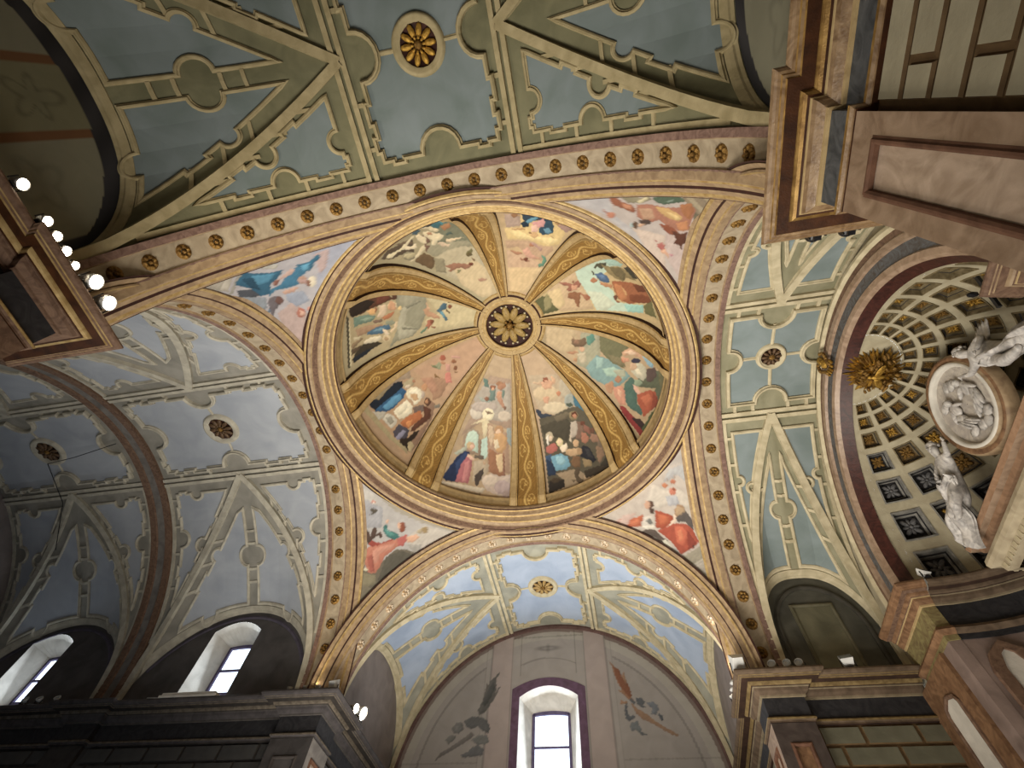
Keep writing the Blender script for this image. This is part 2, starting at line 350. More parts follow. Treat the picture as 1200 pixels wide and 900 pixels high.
PAINT = """
M annunciation 500 400 4.5
g b8a078 cx 0,0 a89070 b09878
p b59d7c 60,760 130,540 220,380 300,200 365,45 445,60 447,830
p a58d78 180,500 290,280 330,180 445,200 447,470 300,420
p a89f92 250,300 300,230 440,220 447,400 400,425 260,400
e c9bfae 262,375 34,38
e b3a69b 305,345 70,30
e e3d9b6 324,385 32,34
p d8cba4 300,425 230,440 310,400 340,440 300,520 290,430
e c4b6a2 410,395 35,28
p 7a6450 308,362 330,372 355,375 340,385 318,384
p 5f7a70 296,190 322,200 330,245 305,240
p 6b8078 330,240 365,250 360,310 320,320 300,300 335,290
e 8a5a40 350,242 15,12
e c89a78 350,252 10,8
e 9a7050 385,225 20,15
p a5785a 372,232 412,215 420,240 395,260 375,255
e c09070 385,282 18,20
p b08468 365,290 395,295 415,350 400,352 375,315
p 6d7f74 398,255 415,262 405,305 395,295
e 8a6048 317,303 13,12
p 9aa49a 270,285 320,318 340,310 330,325 290,318
e 7a5c4a 412,352 8,12
p 9c8670 185,560 195,500 215,465 250,460 275,480 280,540 283,595 190,600
e 9c8c78 243,495 36,36
e b9d0c0 243,500 30,30
p b5cdbd 208,500 275,500 272,590 200,560
p b5d0c4 290,520 320,500 330,600 300,625 280,600
p 8f7a66 270,515 290,515 285,610 272,610
p a98a72 320,430 350,440 360,480 430,480 440,700 320,690
e b08860 382,468 24,26
e d9b898 378,478 15,16
p 8f9a98 420,460 447,455 447,560 425,530
p c49a68 350,490 400,480 425,510 420,560 400,590 370,585 352,540
p c9b090 325,440 350,450 358,500 340,560 325,510
p d8c8a8 352,520 375,515 385,560 360,570
p 9c6e50 330,560 370,590 410,590 412,700 400,718 330,690 325,610
p d3b78c 365,600 400,590 405,680 385,695 368,650
p 8a6250 410,600 415,715 400,715 405,600
e c9a088 233,553 22,24
e c2a87c 225,548 16,18
e dcb49c 240,556 11,14
p a9b0a0 140,590 215,545 210,575 160,600
p 253456 82,715 120,660 165,600 205,575 228,585 220,610 190,650 165,745 100,735
p 34466e 150,640 205,580 225,600 185,660 160,720
p b06870 185,640 215,605 240,620 240,660 220,750 150,740 165,690
p c47f80 200,640 232,625 225,700 205,745 185,740
p e0b8a0 215,590 255,620 245,632 212,610
p 6a5e52 250,598 305,602 300,625 250,615
p b8a890 250,630 300,625 330,650 320,700 290,735 240,740
p c0a080 300,630 315,640 310,655 296,645
p 4d4440 252,710 280,680 300,668 300,700 275,750 262,770 252,745
p c8bda8 78,735 160,748 250,765 310,775 290,800 180,775 78,755
p 8a7a62 78,757 180,778 285,800 285,818 180,800 75,775
p c4b2a4 290,715 340,695 390,712 447,700 447,828 380,815 320,790 300,760
e d0c0ae 335,735 45,32
e b5a2a0 400,770 45,38
e a6928c 430,810 30,25
M nativity 600 400 4.737
p b89e7e 45,55 110,20 250,170 350,300 570,690 203,852 140,500
p b3a084 90,190 240,180 330,300 320,370 250,410 150,390 110,280
e c5b08c 190,290 75,45
e c8b898 240,370 70,35
e b0a48c 300,250 40,70
e 9aa098 320,330 30,40
p c99c7c 160,225 200,210 230,225 220,260 180,268 165,250
e 8a5038 186,214 16,16
e d0a080 190,222 9,9
p c9a07c 215,190 245,210 235,240 222,225
p bda080 110,225 160,225 165,245 125,238
e b87858 190,325 16,20
e b87c58 258,290 13,15
p c89878 170,310 210,305 200,345 180,345
p 38404e 128,372 160,385 165,400 200,400 225,410 190,435 155,425 138,405
p 4c5648 295,345 330,340 340,360 310,365
p 3f7084 335,290 400,360 500,520 470,520 400,430 345,350
p 2a5878 400,400 450,420 500,520 470,515 430,470
p 5c5646 150,430 230,410 310,370 360,360 420,400 480,520 570,680 560,700 330,760 205,852 180,600
p 4c473a 160,470 240,440 300,420 330,460 310,560 240,530 180,520
p 6e6450 230,420 300,390 330,400 300,430 250,450
e 8a7a58 342,412 26,26
e 5a3424 345,408 18,18
e b88060 347,415 11,14
p b0a494 325,450 355,440 368,470 360,520 335,540 322,520
p 7a6050 358,440 390,450 400,490 385,550 350,540 365,490
p c8b8a0 320,520 332,522 330,565 318,555
e 6a4030 392,455 14,14
p a87058 385,500 410,510 430,540 410,570 385,555
p 8a5c4c 395,455 430,480 440,520 400,500
e 6c4a3a 445,495 16,16
p 94705a 440,510 480,520 490,560 450,560 430,540
p 706050 480,530 510,545 530,600 500,640 470,600
p 8a6e56 465,580 500,590 515,630 485,680 470,640
p 3c3830 500,560 560,640 570,685 480,700 520,640
e b8aa8c 208,530 22,28
e d8c0a4 212,540 12,15
p e0d8c8 190,530 205,512 205,575 195,580
p b5675c 188,590 235,560 255,590 250,610 215,625 190,615
p 3f5878 185,640 220,625 215,700 200,740
p 6fa5bd 215,640 270,622 310,640 325,690 300,712 240,720 225,680
p 8fc0d0 240,640 275,632 300,665 280,690 250,680
p 2c3c54 190,650 230,680 250,740 200,750
e d8c890 265,560 20,24
e e8cda8 265,558 14,15
p e8d4b8 262,585 300,565 310,580 300,615 275,615
p c0a078 300,600 370,590 370,630 330,640 295,625
e c4a078 355,565 17,22
p 7a5c40 340,635 380,640 380,700 340,700 325,670
p 2b2c34 375,600 400,575 430,590 470,660 450,675 405,650 380,640
p 3c3c40 400,590 430,600 450,650 420,640
e a88a64 375,610 16,20
p 94805c 390,650 440,660 445,690 400,700
p a08c70 240,735 340,710 400,730 400,775 320,830 290,830 290,770
p 5a4c3c 350,700 380,710 370,750 400,770 385,795 360,780 345,740
p 2f2a26 205,780 240,755 290,770 295,810 205,850
p 4a3e30 205,775 235,755 285,765 240,790
p 3c342a 400,720 480,690 570,690 480,740 410,760
p 6a5a44 325,765 360,770 345,785
M flight 640 370 5.625
p b59c78 0,60 170,70 350,120 560,200 750,290 820,360 810,520 740,680 628,810 400,520 250,360 0,190
p b8a27c 0,70 180,85 230,200 130,260 0,180
p 9c9a80 230,110 350,120 360,280 260,350 200,320
p 7a9a98 260,340 330,260 400,280 520,360 560,400 460,480 390,460 300,410
p 95b5ae 330,270 380,280 370,340 330,350
p 9ab8a8 370,350 450,335 530,390 500,420 430,400 400,400
p a5a890 440,360 520,350 525,400 480,410
p 6f6e4e 350,130 480,160 560,200 540,240 490,270 520,350 430,310 355,230
p 7d7555 400,250 500,280 530,340 440,310
p 6f5a44 170,150 215,160 260,140 270,180 240,210 190,205 165,185
p 588878 265,140 310,115 325,160 290,195 270,190
e 8a6850 200,172 18,18
p 94785c 170,130 190,150 180,165
p c49c7c 215,200 255,210 250,235 225,240
p a87c5c 130,240 190,230 215,240 170,258
e b0845c 193,290 14,14
p b8ac90 200,250 260,240 270,300 230,320
p 4c6a60 560,400 600,440 600,580 640,620 630,660 540,600 500,520 520,440
p 5d6450 600,380 740,360 815,370 810,480 740,650 690,560 720,480 610,470
p 6b6a4c 740,330 818,365 812,450 760,500 740,420
p c49a78 495,240 550,210 620,240 640,290 610,275 560,255 510,270
p d8b898 510,245 560,225 600,250 570,262
e b87050 515,292 20,18
p c89070 495,270 545,280 550,300 510,308
e 3a3848 590,298 32,18
p 8ab0c0 628,240 660,265 720,310 700,345 670,330 640,280
p 3f6484 620,225 680,260 750,310 720,320 670,280
p 6a4038 700,290 790,350 785,400 770,370 720,320
p b8b49c 560,320 620,310 660,340 670,400 640,430 600,410 560,370
p d8d0b4 570,330 610,350 640,400 600,390
e c0a080 575,335 24,26
p 5c4c48 660,350 720,340 730,400 690,440 660,430
p 8a9a80 580,420 620,420 640,450 600,470 580,455
p d4a890 572,450 600,465 630,520 605,525 580,490
p a8553a 600,520 680,490 720,500 740,560 700,620 640,670 630,620 600,570
p c06a48 620,540 680,510 700,550 660,600
p 8a4230 700,500 735,540 735,590 690,630 700,560
e a87858 475,420 24,24
p b08462 385,455 440,425 450,470 430,520 400,500
p c48a70 440,470 500,460 520,500 525,590 490,590 450,530
p d8a888 470,480 500,500 495,540 470,520
p 883030 480,590 520,600 570,660 620,700 640,760 625,800 570,730 500,640
p 3c2c2c 560,670 620,680 650,710 640,760 600,720
p 4f5a3c 690,640 740,600 760,640 640,795 630,740 660,700
M elders 620 280 7.059
p c0a876 20,530 240,360 430,240 680,120 860,330 1010,500 1130,735 900,620 520,588 90,635
p bda27c 240,360 400,260 460,400 540,580 400,590 250,600 140,430
p c8b080 150,440 260,400 300,540 240,590 170,520
p 5a5a38 20,530 110,470 170,480 200,540 250,590 90,635
p 8a8258 150,450 190,500 190,560 130,600 120,500
p b5ccb8 380,270 480,220 620,160 640,150 700,230 560,330 700,430 720,520 850,540 950,560 940,615 780,600 560,588 500,480 400,330
p 9cbcae 600,160 680,120 780,210 760,230 660,220
p 90c0b4 780,540 945,545 950,615 820,605
p c0c8b0 480,430 600,440 720,540 640,590 560,580
p 4c4a38 530,240 560,200 640,195 640,220 600,250 560,230 545,248
p 8a7a50 590,210 650,225 750,230 850,290 890,350 800,320 780,355 700,320 640,270
p 6e6242 660,235 760,240 800,290 790,350 720,310
p 3f3c30 780,240 830,225 900,330 860,330 830,290
p 4a6484 540,290 600,275 650,310 670,355 640,365 580,345
p 5c7aa0 570,295 620,300 640,330 600,335
p 4c4438 510,255 530,265 545,295 530,300
e a8704c 535,342 30,22
p b07c54 580,355 640,365 690,380 690,405 640,400 590,380
p 9a5c38 680,345 760,350 850,360 940,390 1000,450 1030,500 1010,535 900,530 830,540 740,500 700,420
p b87848 700,370 760,380 800,440 810,490 770,520 730,470
p 7c4428 830,460 940,460 1030,495 1010,535 900,530 830,510
p 6c3a24 850,370 950,390 990,440 900,440
p c89860 760,390 800,430 815,465 800,470 780,430
e 6c4430 715,485 18,22
p 8a5838 705,500 740,510 760,530 720,525
p 6a6840 945,550 1020,510 1060,660 960,620
p b0a070 1000,380 1040,400 1130,680 1060,670 1020,560
p 96604c 240,360 310,358 360,375 400,340 430,370 420,400 380,420 330,440 310,420 330,395 270,380
p 8a5c3c 320,450 370,435 430,445 415,570 395,560 370,500 320,490
p c49070 350,380 400,385 400,420 350,430
e 9a5c40 482,485 26,24
p a06a4c 410,440 470,460 500,500 470,505
p 8c6048 360,340 375,350 370,375 355,360
M madonna 570 240 8.18
p c2a67a 110,55 340,70 640,110 885,225 370,890 220,855 160,300
p d8bc7c 330,90 640,130 760,260 700,380 560,400 400,330 200,330 170,220 320,220
p e4cc8c 200,240 330,250 420,300 640,310 700,340 600,390 480,340 300,320
p b09888 170,90 320,80 330,200 190,220
p a8887c 640,120 860,220 760,270 680,200
p b89878 180,340 380,340 520,390 640,400 640,440 520,540 420,500 300,400 190,420
p c0a080 190,430 400,480 520,560 600,500 380,870 230,850
p c9ae80 200,600 560,600 400,850 230,845
p 2b4254 335,80 380,68 540,100 640,140 630,170 560,160 480,150 400,170 350,150
p 1f3444 330,170 380,150 420,170 400,215 350,215 330,190
p 5f98b0 375,160 420,130 480,112 500,130 450,160 400,180
p 2c4c60 500,230 560,160 620,150 650,200 640,270 600,285 540,290 505,270
p 5f90a8 545,230 600,220 630,260 600,280 560,270
p d89c98 425,175 500,150 545,130 565,170 550,210 500,220 490,240 460,200
p e0b4a0 430,200 480,190 500,240 480,265 430,260
e c8a06c 458,290 38,30
e 8a6440 420,270 14,12
p b8925c 600,290 650,315 660,330 630,320
p b88c5c 240,230 330,222 380,230 370,240 250,242
e 9c7048 270,100 34,24
p b89468 290,85 330,100 310,110
e b08850 680,170 26,26
p b89070 690,190 760,190 770,200 700,205
e a87050 433,385 24,20
p b08c80 400,350 450,360 540,420 520,450 470,400
p a87858 225,425 260,440 340,455 350,470 290,485 240,450
p c89880 340,440 400,400 440,470 500,510 440,520 380,500
p 94644c 315,500 350,520 400,530 425,545 380,545 330,530
e 6c3c28 378,522 24,18
p b88c70 440,500 520,505 510,525 440,520
p 5c8870 520,480 560,490 580,530 550,590 500,600 490,570 530,560 540,520
M angels 430 240 7.5
p a89c78 80,485 300,280 480,190 760,90 880,200 980,360 1060,560 1160,800 1000,820 600,580 300,500
p 7a7c64 600,200 780,110 900,270 980,370 800,340 600,330
p 9a9478 560,340 880,310 950,360 820,380 740,440 600,460 520,420
p b4a888 700,400 850,360 960,380 1050,560 1150,790 1010,815 830,680 620,590 600,460
p c4b088 760,560 940,480 1060,560 1150,790 1010,815 830,700
p 6a5438 500,420 590,460 600,520 570,570 420,500 440,460
p 8c8468 590,470 680,470 700,600 610,590
p 5a4c3c 180,400 340,320 400,300 420,420 300,440 220,480 120,480
p 6e5c48 250,350 360,310 420,340 340,370
p 3c7078 470,200 600,150 720,110 740,130 650,180 620,210 500,205
p 4a94a0 620,150 700,120 720,130 660,175
p b07c50 640,190 720,155 740,190 680,230
p 403c34 500,190 580,160 560,190 520,200
p 45606c 395,240 440,215 480,225 430,265 400,265
p 7a5c4c 460,270 540,260 560,330 520,350 560,360 520,420 500,330
p d8c8a0 430,210 560,190 640,220 620,240 560,230 540,215
p e0cfa8 425,270 450,255 520,290 525,335 500,345 440,310
p e4d4b0 310,370 340,350 380,370 430,335 445,380 400,390 340,400
p e8dab0 180,440 240,415 300,380 310,360 340,340 370,300 400,270 420,275 380,320 330,390 260,425 220,470 170,470
p d8c8a0 500,350 515,380 460,450 400,500 370,495 440,430 480,360
p e0d0a8 490,240 540,230 600,250 640,250 680,270 660,300 620,320 600,360 565,350 570,310 530,290 500,280
p dcc49c 700,300 780,290 855,283 780,310 730,330 690,325
p d0b898 640,320 700,340 735,350 720,370 660,365 620,345
p b88a64 520,250 560,235 580,260 540,270
e 8c8468 370,450 55,40
p b8ac84 330,430 420,420 430,450 360,480 320,460
p 506058 690,250 740,230 755,255 700,270
p 6e6840 870,420 925,380 930,400 920,440 890,455 865,440
e 5c5030 900,435 28,18
p 7c6444 920,460 955,480 950,500 925,490
p 946850 680,540 740,520 760,510 790,510 900,520 930,525 910,550 870,570 830,555 790,560 740,590 710,585 740,560 700,550
e 6c3a28 915,520 20,18
p 7a7850 800,570 830,565 815,600 785,605
p a88068 970,650 1020,640 1060,655 1020,675 980,670
M temple 390 310 6.43
p b0a078 140,760 120,370 170,250 400,195 700,240 1120,345 1100,450 700,520 400,640
p 8f8c74 450,210 700,240 720,330 660,480 600,540 480,580 420,640 520,400
p a8a48c 520,330 640,250 640,290 560,350 540,460 640,480 600,530 500,570 480,460
p 9c9880 470,215 680,235 640,270 560,330 520,300
p 7c7a66 540,320 660,270 670,280 560,335
p 7c7a66 520,470 640,480 640,490 520,490
p bcae84 700,250 850,270 1110,350 1100,445 850,480 720,510 690,420 800,360
p 5c3a28 130,290 200,250 370,200 420,215 440,250 480,240 485,260 430,270 350,310 260,345 230,370 140,400 120,350
p 6e3c2c 330,240 400,210 430,250 380,290 330,300
p 2e241e 125,300 250,260 320,280 260,340 150,400 125,380
e 5a3c2c 465,238 22,20
p d8a868 255,355 300,325 325,340 320,375 280,380
e e0c080 505,328 16,16
e 9a6a48 325,340 10,22
p d0b898 340,310 400,300 410,350 380,400 330,400 350,350
e d8c8a0 450,310 36,30
p c89870 430,270 470,290 480,340 440,350 410,330
p b07048 365,400 420,370 470,350 440,400 390,420
p 6d8878 155,400 260,375 330,390 290,430 200,455 160,480
p 8ba08c 200,420 260,395 320,400 250,430
p 7c6454 300,420 370,410 380,430 310,445
p a88868 170,490 250,460 370,445 380,460 300,500 190,545 180,520
p 4a6c84 260,510 330,470 420,450 440,480 400,500 380,520 300,530 260,530
p 6c92a4 290,505 350,480 400,470 370,500
p 8c9078 390,430 450,415 480,440 440,460 400,450
p d8c098 470,425 492,430 485,470 440,520 430,500 460,470
p dcc8a8 375,480 400,490 430,520 410,540 380,510
p d8ccac 230,580 290,545 360,535 370,555 340,580 260,600 235,600
e ccb890 405,555 32,28
e a88c64 405,560 16,16
p 3a3428 180,650 230,600 340,580 380,590 280,650 160,745 145,720
p 242a34 160,700 240,650 330,610 250,680 150,745
p 8c7658 140,600 220,550 230,560 190,600 150,640 140,620
p 5a4a38 140,640 230,600 180,660 140,690
p c8bc98 150,550 220,540 200,565 160,575
p cfc49c 120,420 130,430 145,760 130,770
p 4c4636 100,380 120,400 130,780 115,780
p b48a68 680,340 720,320 730,350 800,385 810,410 760,405 700,385
p c49c78 700,270 720,310 740,340 710,340
p 456474 780,350 830,290 860,290 860,330 820,350 860,400 875,420 850,425 820,380
p 5c90a0 800,350 830,355 850,400 835,400
e 7c4c34 883,318 18,16
p 5c4c34 860,290 900,265 885,290
p 5c4c34 850,330 890,365 880,375 850,345
p a06048 700,470 715,420 740,410 760,440 740,460 720,490
e 7c4830 748,430 18,15
p 5c7860 655,510 690,480 720,460 700,500 670,522
p 8a5c40 740,460 775,470 770,480 740,475
M presentation 400 390 5.622
p b59572 165,440 200,400 450,230 650,110 910,10 975,80 640,540 440,860
p 9a8a68 200,400 370,300 350,350 240,450 190,450
p a08c74 190,390 370,260 450,230 460,300 400,310 300,370
p b89474 480,250 700,120 900,30 960,85 720,420 600,420 560,320
p a07c60 600,300 720,300 660,420 600,450
p b08468 520,300 600,290 640,380 600,400
p 8c6e58 560,420 620,470 600,560 500,740 460,790 440,700 560,600
p 1c2634 170,430 250,440 300,380 350,330 400,315 410,350 380,400 260,490 230,515 190,490
p 2e5c84 240,490 330,420 400,360 430,380 410,430 340,500 300,520 220,520
p 5494bc 270,490 340,420 390,400 400,430 350,480 300,510
p a89a78 410,330 470,290 490,310 470,350 430,370 405,350
e a87858 478,318 12,14
p c8b8a0 430,340 460,345 440,370 415,365
e d8ccac 480,400 54,44
p e4dcc0 440,380 500,365 535,410 520,450 480,480 460,430
p c09c70 450,400 500,400 510,440 480,450 460,430
e b88860 548,358 20,26
p b0a090 530,380 555,400 540,440 525,420
p e4dcc0 340,520 380,480 430,440 470,480 465,525 420,560 380,570
p d8d0b4 360,520 430,470 440,490 380,550
p b8b4a4 205,520 300,520 280,560 250,575
p c8c4b4 270,570 300,530 340,540 370,580 360,600 330,635 300,600
p 9c9888 290,560 330,550 350,590 320,610
p 6c5c54 470,490 540,470 560,510 500,540 480,530
e 5a3c2c 568,455 24,28
e b08058 562,452 12,14
p b06838 385,590 440,550 520,510 540,560 480,600 440,635 400,610
p d08848 420,590 470,570 460,610 440,625
p 5c3828 540,480 590,500 590,560 540,600 480,650 450,650 480,600 545,550
p 4a4854 340,650 380,600 420,620 450,640 430,700 380,700 350,690
p 8888a0 355,690 400,640 430,645 400,690 370,710
p 2e241c 380,700 440,690 480,650 520,640 480,700 440,740 455,790 420,770 390,740
p b0a078 435,730 460,710 480,740 460,790 440,780
p a89c74 160,440 180,500 350,690 430,760 440,800 320,700 170,540 120,480
p 7c7668 610,480 650,465 650,490 620,500
e a05840 668,165 20,20
p 8c9070 640,190 660,200 655,240 630,240 615,220
p a87858 660,180 690,200 680,212 655,200
p 6c7450 580,208 620,215 640,240 600,225
p c09080 720,150 790,155 780,170 730,165
e 8c5c3c 742,188 17,15
e 7c5034 752,232 15,15
p b88878 685,200 720,210 715,260 690,250
p c07868 690,260 720,260 730,330 690,330 680,290
p 7c5c38 740,250 780,260 745,265
p 7c5c34 612,260 630,280 660,300 630,295 615,300
M john 410 560 5.62
p b8b4b0 0,0 80,20 300,220 480,300 731,370 731,900 0,900
p c4c0b8 50,40 180,120 180,180 80,280 60,200
p a8a8ac 60,120 220,200 210,330 120,330 70,300
p c0b8ac 360,400 490,310 720,370 580,450 470,520
p a09c94 380,440 470,440 470,520 420,500
p 706858 60,620 200,560 300,470 380,470 470,520 300,680 130,830 40,880
p 5c584c 240,520 330,480 420,500 380,580 250,640 180,680
p 8c8468 60,620 170,640 170,700 100,720 60,700
p 7c7460 60,690 150,730 160,780 60,860
p 6c5c54 60,540 100,560 100,610 60,600
p 58788c 72,360 105,370 110,450 80,475 65,440
p 6a8ca0 72,400 100,420 90,460 70,460
p 58443a 103,360 115,345 130,360 135,390 145,340 165,322 182,345 170,370 205,355 218,385 205,400 185,380 160,395 120,440 100,400
p 9c4438 120,440 140,410 200,430 280,400 300,410 240,450 160,455 130,450
p c07860 95,500 120,455 180,445 300,405 340,390 380,385 360,420 300,465 230,520 190,600 165,630 120,625 95,560
p d09078 150,480 200,450 300,430 280,465 200,500 180,560 140,560
p a85c4c 110,520 150,500 165,620 130,615
p b86058 310,400 375,370 385,400 350,450 320,450
p d8a888 370,390 440,370 460,390 420,425 380,425
p 3f7470 220,320 245,300 250,345 310,360 330,390 290,410 245,390 222,360
p 54948c 230,330 245,340 300,375 270,390 240,370
p d8b098 232,285 248,275 265,270 250,300 238,300
e 8c4c34 345,325 22,34
e d8a888 325,315 12,22
p b0a080 440,350 490,320 470,370 450,365
e 9c8458 495,345 20,22
p d8cfae 75,590 110,595 130,615 80,612
p 5c5448 130,210 150,195 190,215 160,240 115,250 145,230
e c89080 155,158 18,10
e e0d0c0 158,168 10,8
M matthew 690 540 6
p c0b4a8 0,460 60,420 560,40 700,0 720,150 760,420 860,900 640,700 400,560 0,460
p b0b0b0 560,60 690,10 700,160 620,100 520,160
p c8beb0 450,160 540,210 640,200 700,250 720,350 600,300 480,340 400,280
p c4a89c 150,450 250,380 340,360 260,500 200,490
p c09080 170,460 210,410 230,400 200,480
p b0b0b4 540,250 620,240 640,310 560,320
p c07850 530,150 512,165 520,190 545,195 555,170
p b87050 570,140 590,125 610,140 608,165 580,165
e c4765c 590,215 26,28
p 8c4c34 580,190 612,190 600,215
p a89488 600,80 610,130 595,125
p a89488 550,100 560,150 548,150
p b45c38 268,460 290,415 380,378 385,400 370,440 370,460 290,470 285,510 270,490
p c87048 290,430 350,400 360,440 300,460
p c8c0b4 370,460 390,390 460,380 470,450 440,475 370,480
p 70706c 400,430 430,400 455,440 430,445
p d8d0c0 370,460 460,450 470,475 400,485
e 5a4034 430,310 28,30
e c89c80 412,310 22,30
p 4c382e 430,340 460,330 460,370 440,375 425,360
p a84e30 465,345 520,360 590,385 600,420 540,480 520,480 470,470
p c0643c 480,370 560,390 560,440 500,450
p e0c8b0 525,480 590,420 600,370 618,380 615,430 550,495
e a08060 640,355 38,50
p b09470 620,320 670,330 680,380 640,400 610,370
p 5c5450 680,350 740,430 735,490 700,460 680,430 620,430 610,400
p a84c34 480,490 600,440 680,440 730,480 780,570 740,610 650,660 620,620 570,560
p c86444 600,460 660,460 700,520 670,600 620,580
p d07850 620,500 650,480 670,540 640,570
p 8c3c2c 690,480 760,580 700,630 690,560
p 5c5048 340,520 400,480 460,480 530,545 560,560 520,580 460,540
p a8a8a0 400,550 470,540 530,590 620,620 640,665 560,640 480,600
p d0ccb8 515,560 540,550 580,600 590,640 560,625
p 3c2e28 730,600 745,595 735,620
p 98907c 610,700 800,590 820,680 700,760
p b0a898 690,755 830,665 835,690 710,770
p a0988a 720,770 840,690 870,900
M mark 640 200 5
p b8aca4 60,160 300,110 760,95 1110,95 1020,240 900,500 820,770 600,450 350,250
p b4b0b0 60,160 360,130 400,260 600,420 720,600 800,740 560,430 330,250
p bca8a0 700,300 940,300 880,520 830,740 760,600 700,500
p c8b4a4 500,330 700,380 700,600 560,420
p 8c8468 440,160 480,140 560,160 600,140 620,170 560,190 480,190
p c8bc94 530,180 590,150 600,165 550,195
p 506450 620,160 680,140 780,150 840,180 760,190 690,200 640,185
p 7c9080 690,185 750,165 740,185
p 8c7c64 760,100 860,100 1000,230 960,280 900,300 840,220
p a89a7c 760,100 810,110 970,270 945,285
p 6c6450 840,220 940,290 920,300 870,300
p a89878 870,110 910,120 1000,210 980,225
p 6e6450 900,100 1100,100 1020,210 960,160
p 94583c 368,135 390,140 440,180 500,200 530,230 510,250 460,225 400,205 375,180
p c08460 440,190 500,205 500,230 460,220
p a87058 530,200 600,195 700,215 790,215 850,200 880,230 850,300 830,350 780,355 720,330 660,290 600,310 530,270
p b89070 540,220 620,220 640,280 570,290
p c8a060 640,210 720,220 800,270 780,300 720,280 670,250
p dcbc78 690,230 760,260 800,285 760,290
p a86c40 780,200 850,190 870,230 840,290 800,260
p c08050 760,310 830,290 830,350 780,355
p 8c4c30 660,310 720,320 780,360 740,380 700,360
p 5c3424 735,350 790,370 830,360 820,400 830,420 800,430 795,465 780,440 745,425 760,400
p 94603c 840,320 885,335 850,350 830,350
p 4c3c34 540,290 600,285 620,310 580,320 550,310
e 5c4430 522,320 18,22
p c49c7c 540,310 580,310 560,330 540,330
e 9cb0b0 500,322 8,20
p b8785c 350,250 390,240 410,260 390,280 360,275
p a87868 330,225 360,240 370,250 340,245
p b0645c 645,430 680,420 700,440 690,470 660,460
p d0a080 670,465 700,460 720,490 715,520 700,490 670,480
p a86864 632,405 655,410 650,425
p b88088 720,485 760,495 730,505
M luke 210 260 5.217
p b4b0b4 30,385 480,230 1150,60 870,380 780,560 760,800 500,560 300,450
p a8acbc 800,160 1140,60 880,360 820,520 850,300
p bca4a0 820,200 920,160 900,280 860,320
p b8a098 600,560 700,480 780,560 760,780 640,660
p 98a0b0 650,440 760,420 800,480 720,520 660,480
p b0a898 30,385 300,290 260,430 160,400
p bcb4a4 300,290 350,270 300,430 250,420
p a09c90 380,270 480,230 430,300 360,350 330,440 300,450
p a8a49c 480,240 640,200 720,170 640,230 560,260 500,290
p 6c7074 470,235 560,210 610,240 600,255 500,250
p b8b4a8 500,290 550,255 610,262 590,290
p 4c5058 350,420 460,410 500,450 380,490
p 8c949c 380,460 530,460 540,520 500,560
p 2f6480 340,380 400,300 440,315 560,310 640,290 600,350 560,380 560,440 500,455 440,410 350,390
p 4a8cac 440,330 540,320 600,310 540,370 480,390
p 224c64 380,350 450,340 500,420 430,400
p 3c7898 610,390 660,330 710,280 770,250 780,310 720,350 740,380 680,400 590,420 550,460 560,410
p 2f6884 705,265 790,245 820,220 835,200 860,200 865,220 830,250 800,300 780,300
p 5aa0c0 740,270 800,250 790,290 760,300
p c8a89c 630,330 680,285 710,290 690,320 620,355 580,390 570,370
p 8c5c50 580,360 620,350 600,385 575,395
e b08c78 755,355 30,26
e e0d4b8 812,365 26,34
e 8c5c48 790,375 12,22
p c49c88 630,425 700,400 740,395 700,430 640,445
p b8948c 730,350 780,350 780,375 740,375
p 6c6468 540,490 560,460 600,450 640,480 620,500 590,540 570,600 560,560
e 6c4c44 612,480 26,26
p 5c7488 500,570 560,530 560,550 510,580
e b06c58 745,555 28,32
p d4a890 740,540 775,550 760,575 735,570
p c08878 780,520 810,515 805,545 780,540
"""
WALL = """
M leftpalm 480 760 5.507
p 5c5a56 585,150 560,200 560,260 540,330 490,410 450,430 440,400 470,340 490,270 520,210
p 4c4c4a 540,210 555,250 520,330 480,380 470,350 510,260
p 66605c 500,220 480,300 490,300 510,240
p 66605c 565,260 590,240 550,320 530,350
p 6e6864 160,730 190,680 260,640 330,590 400,540 420,560 350,610 290,650 220,690 185,710
p 6a6866 270,520 300,480 340,475 350,520 320,550 290,550
p 5c5c5c 350,470 400,440 450,440 500,460 520,510 510,550 470,530 440,500 400,520 370,510
p 747270 290,500 320,500 320,530 295,530
p 6c6c6a 400,590 440,560 500,560 515,600 480,620 430,620
p 626264 400,640 440,620 480,650 470,690 400,700 340,705 330,690 380,665
p 6e6c68 230,590 260,560 300,560 290,590 250,620
M rightpalm 690 760 6.923
p 8c6448 160,95 200,140 240,200 290,300 340,380 370,430 320,410 280,360 240,290 210,220 190,150
p 7a4c34 200,150 240,160 270,230 320,290 350,380 330,400 260,310 220,230
p 8c6a50 280,180 290,220 310,280 300,290 270,220
p 8c6a50 240,330 280,350 310,400 250,350
p 8c6a50 255,420 310,430 310,445 260,455
p 8a6c54 340,440 400,490 470,530 530,580 620,640 700,680 735,705 710,715 620,670 520,610 430,570 380,520
p 55585c 380,400 430,400 455,430 440,460 470,480 430,480 390,450
p 6a6e74 470,440 520,430 560,460 570,500 540,540 500,530 520,490 490,470
p 4c5056 560,520 600,540 605,580 590,590 570,550
p 55585c 300,440 315,450 310,510 330,550 360,540 380,560 330,590 300,570 290,490
p 666a6c 340,600 400,590 410,630 430,650 420,690 380,660 350,670 335,640
p 55585c 400,670 440,680 480,700 430,705
p 55585c 340,400 380,430 370,460 330,420
"""
PG = 1.0

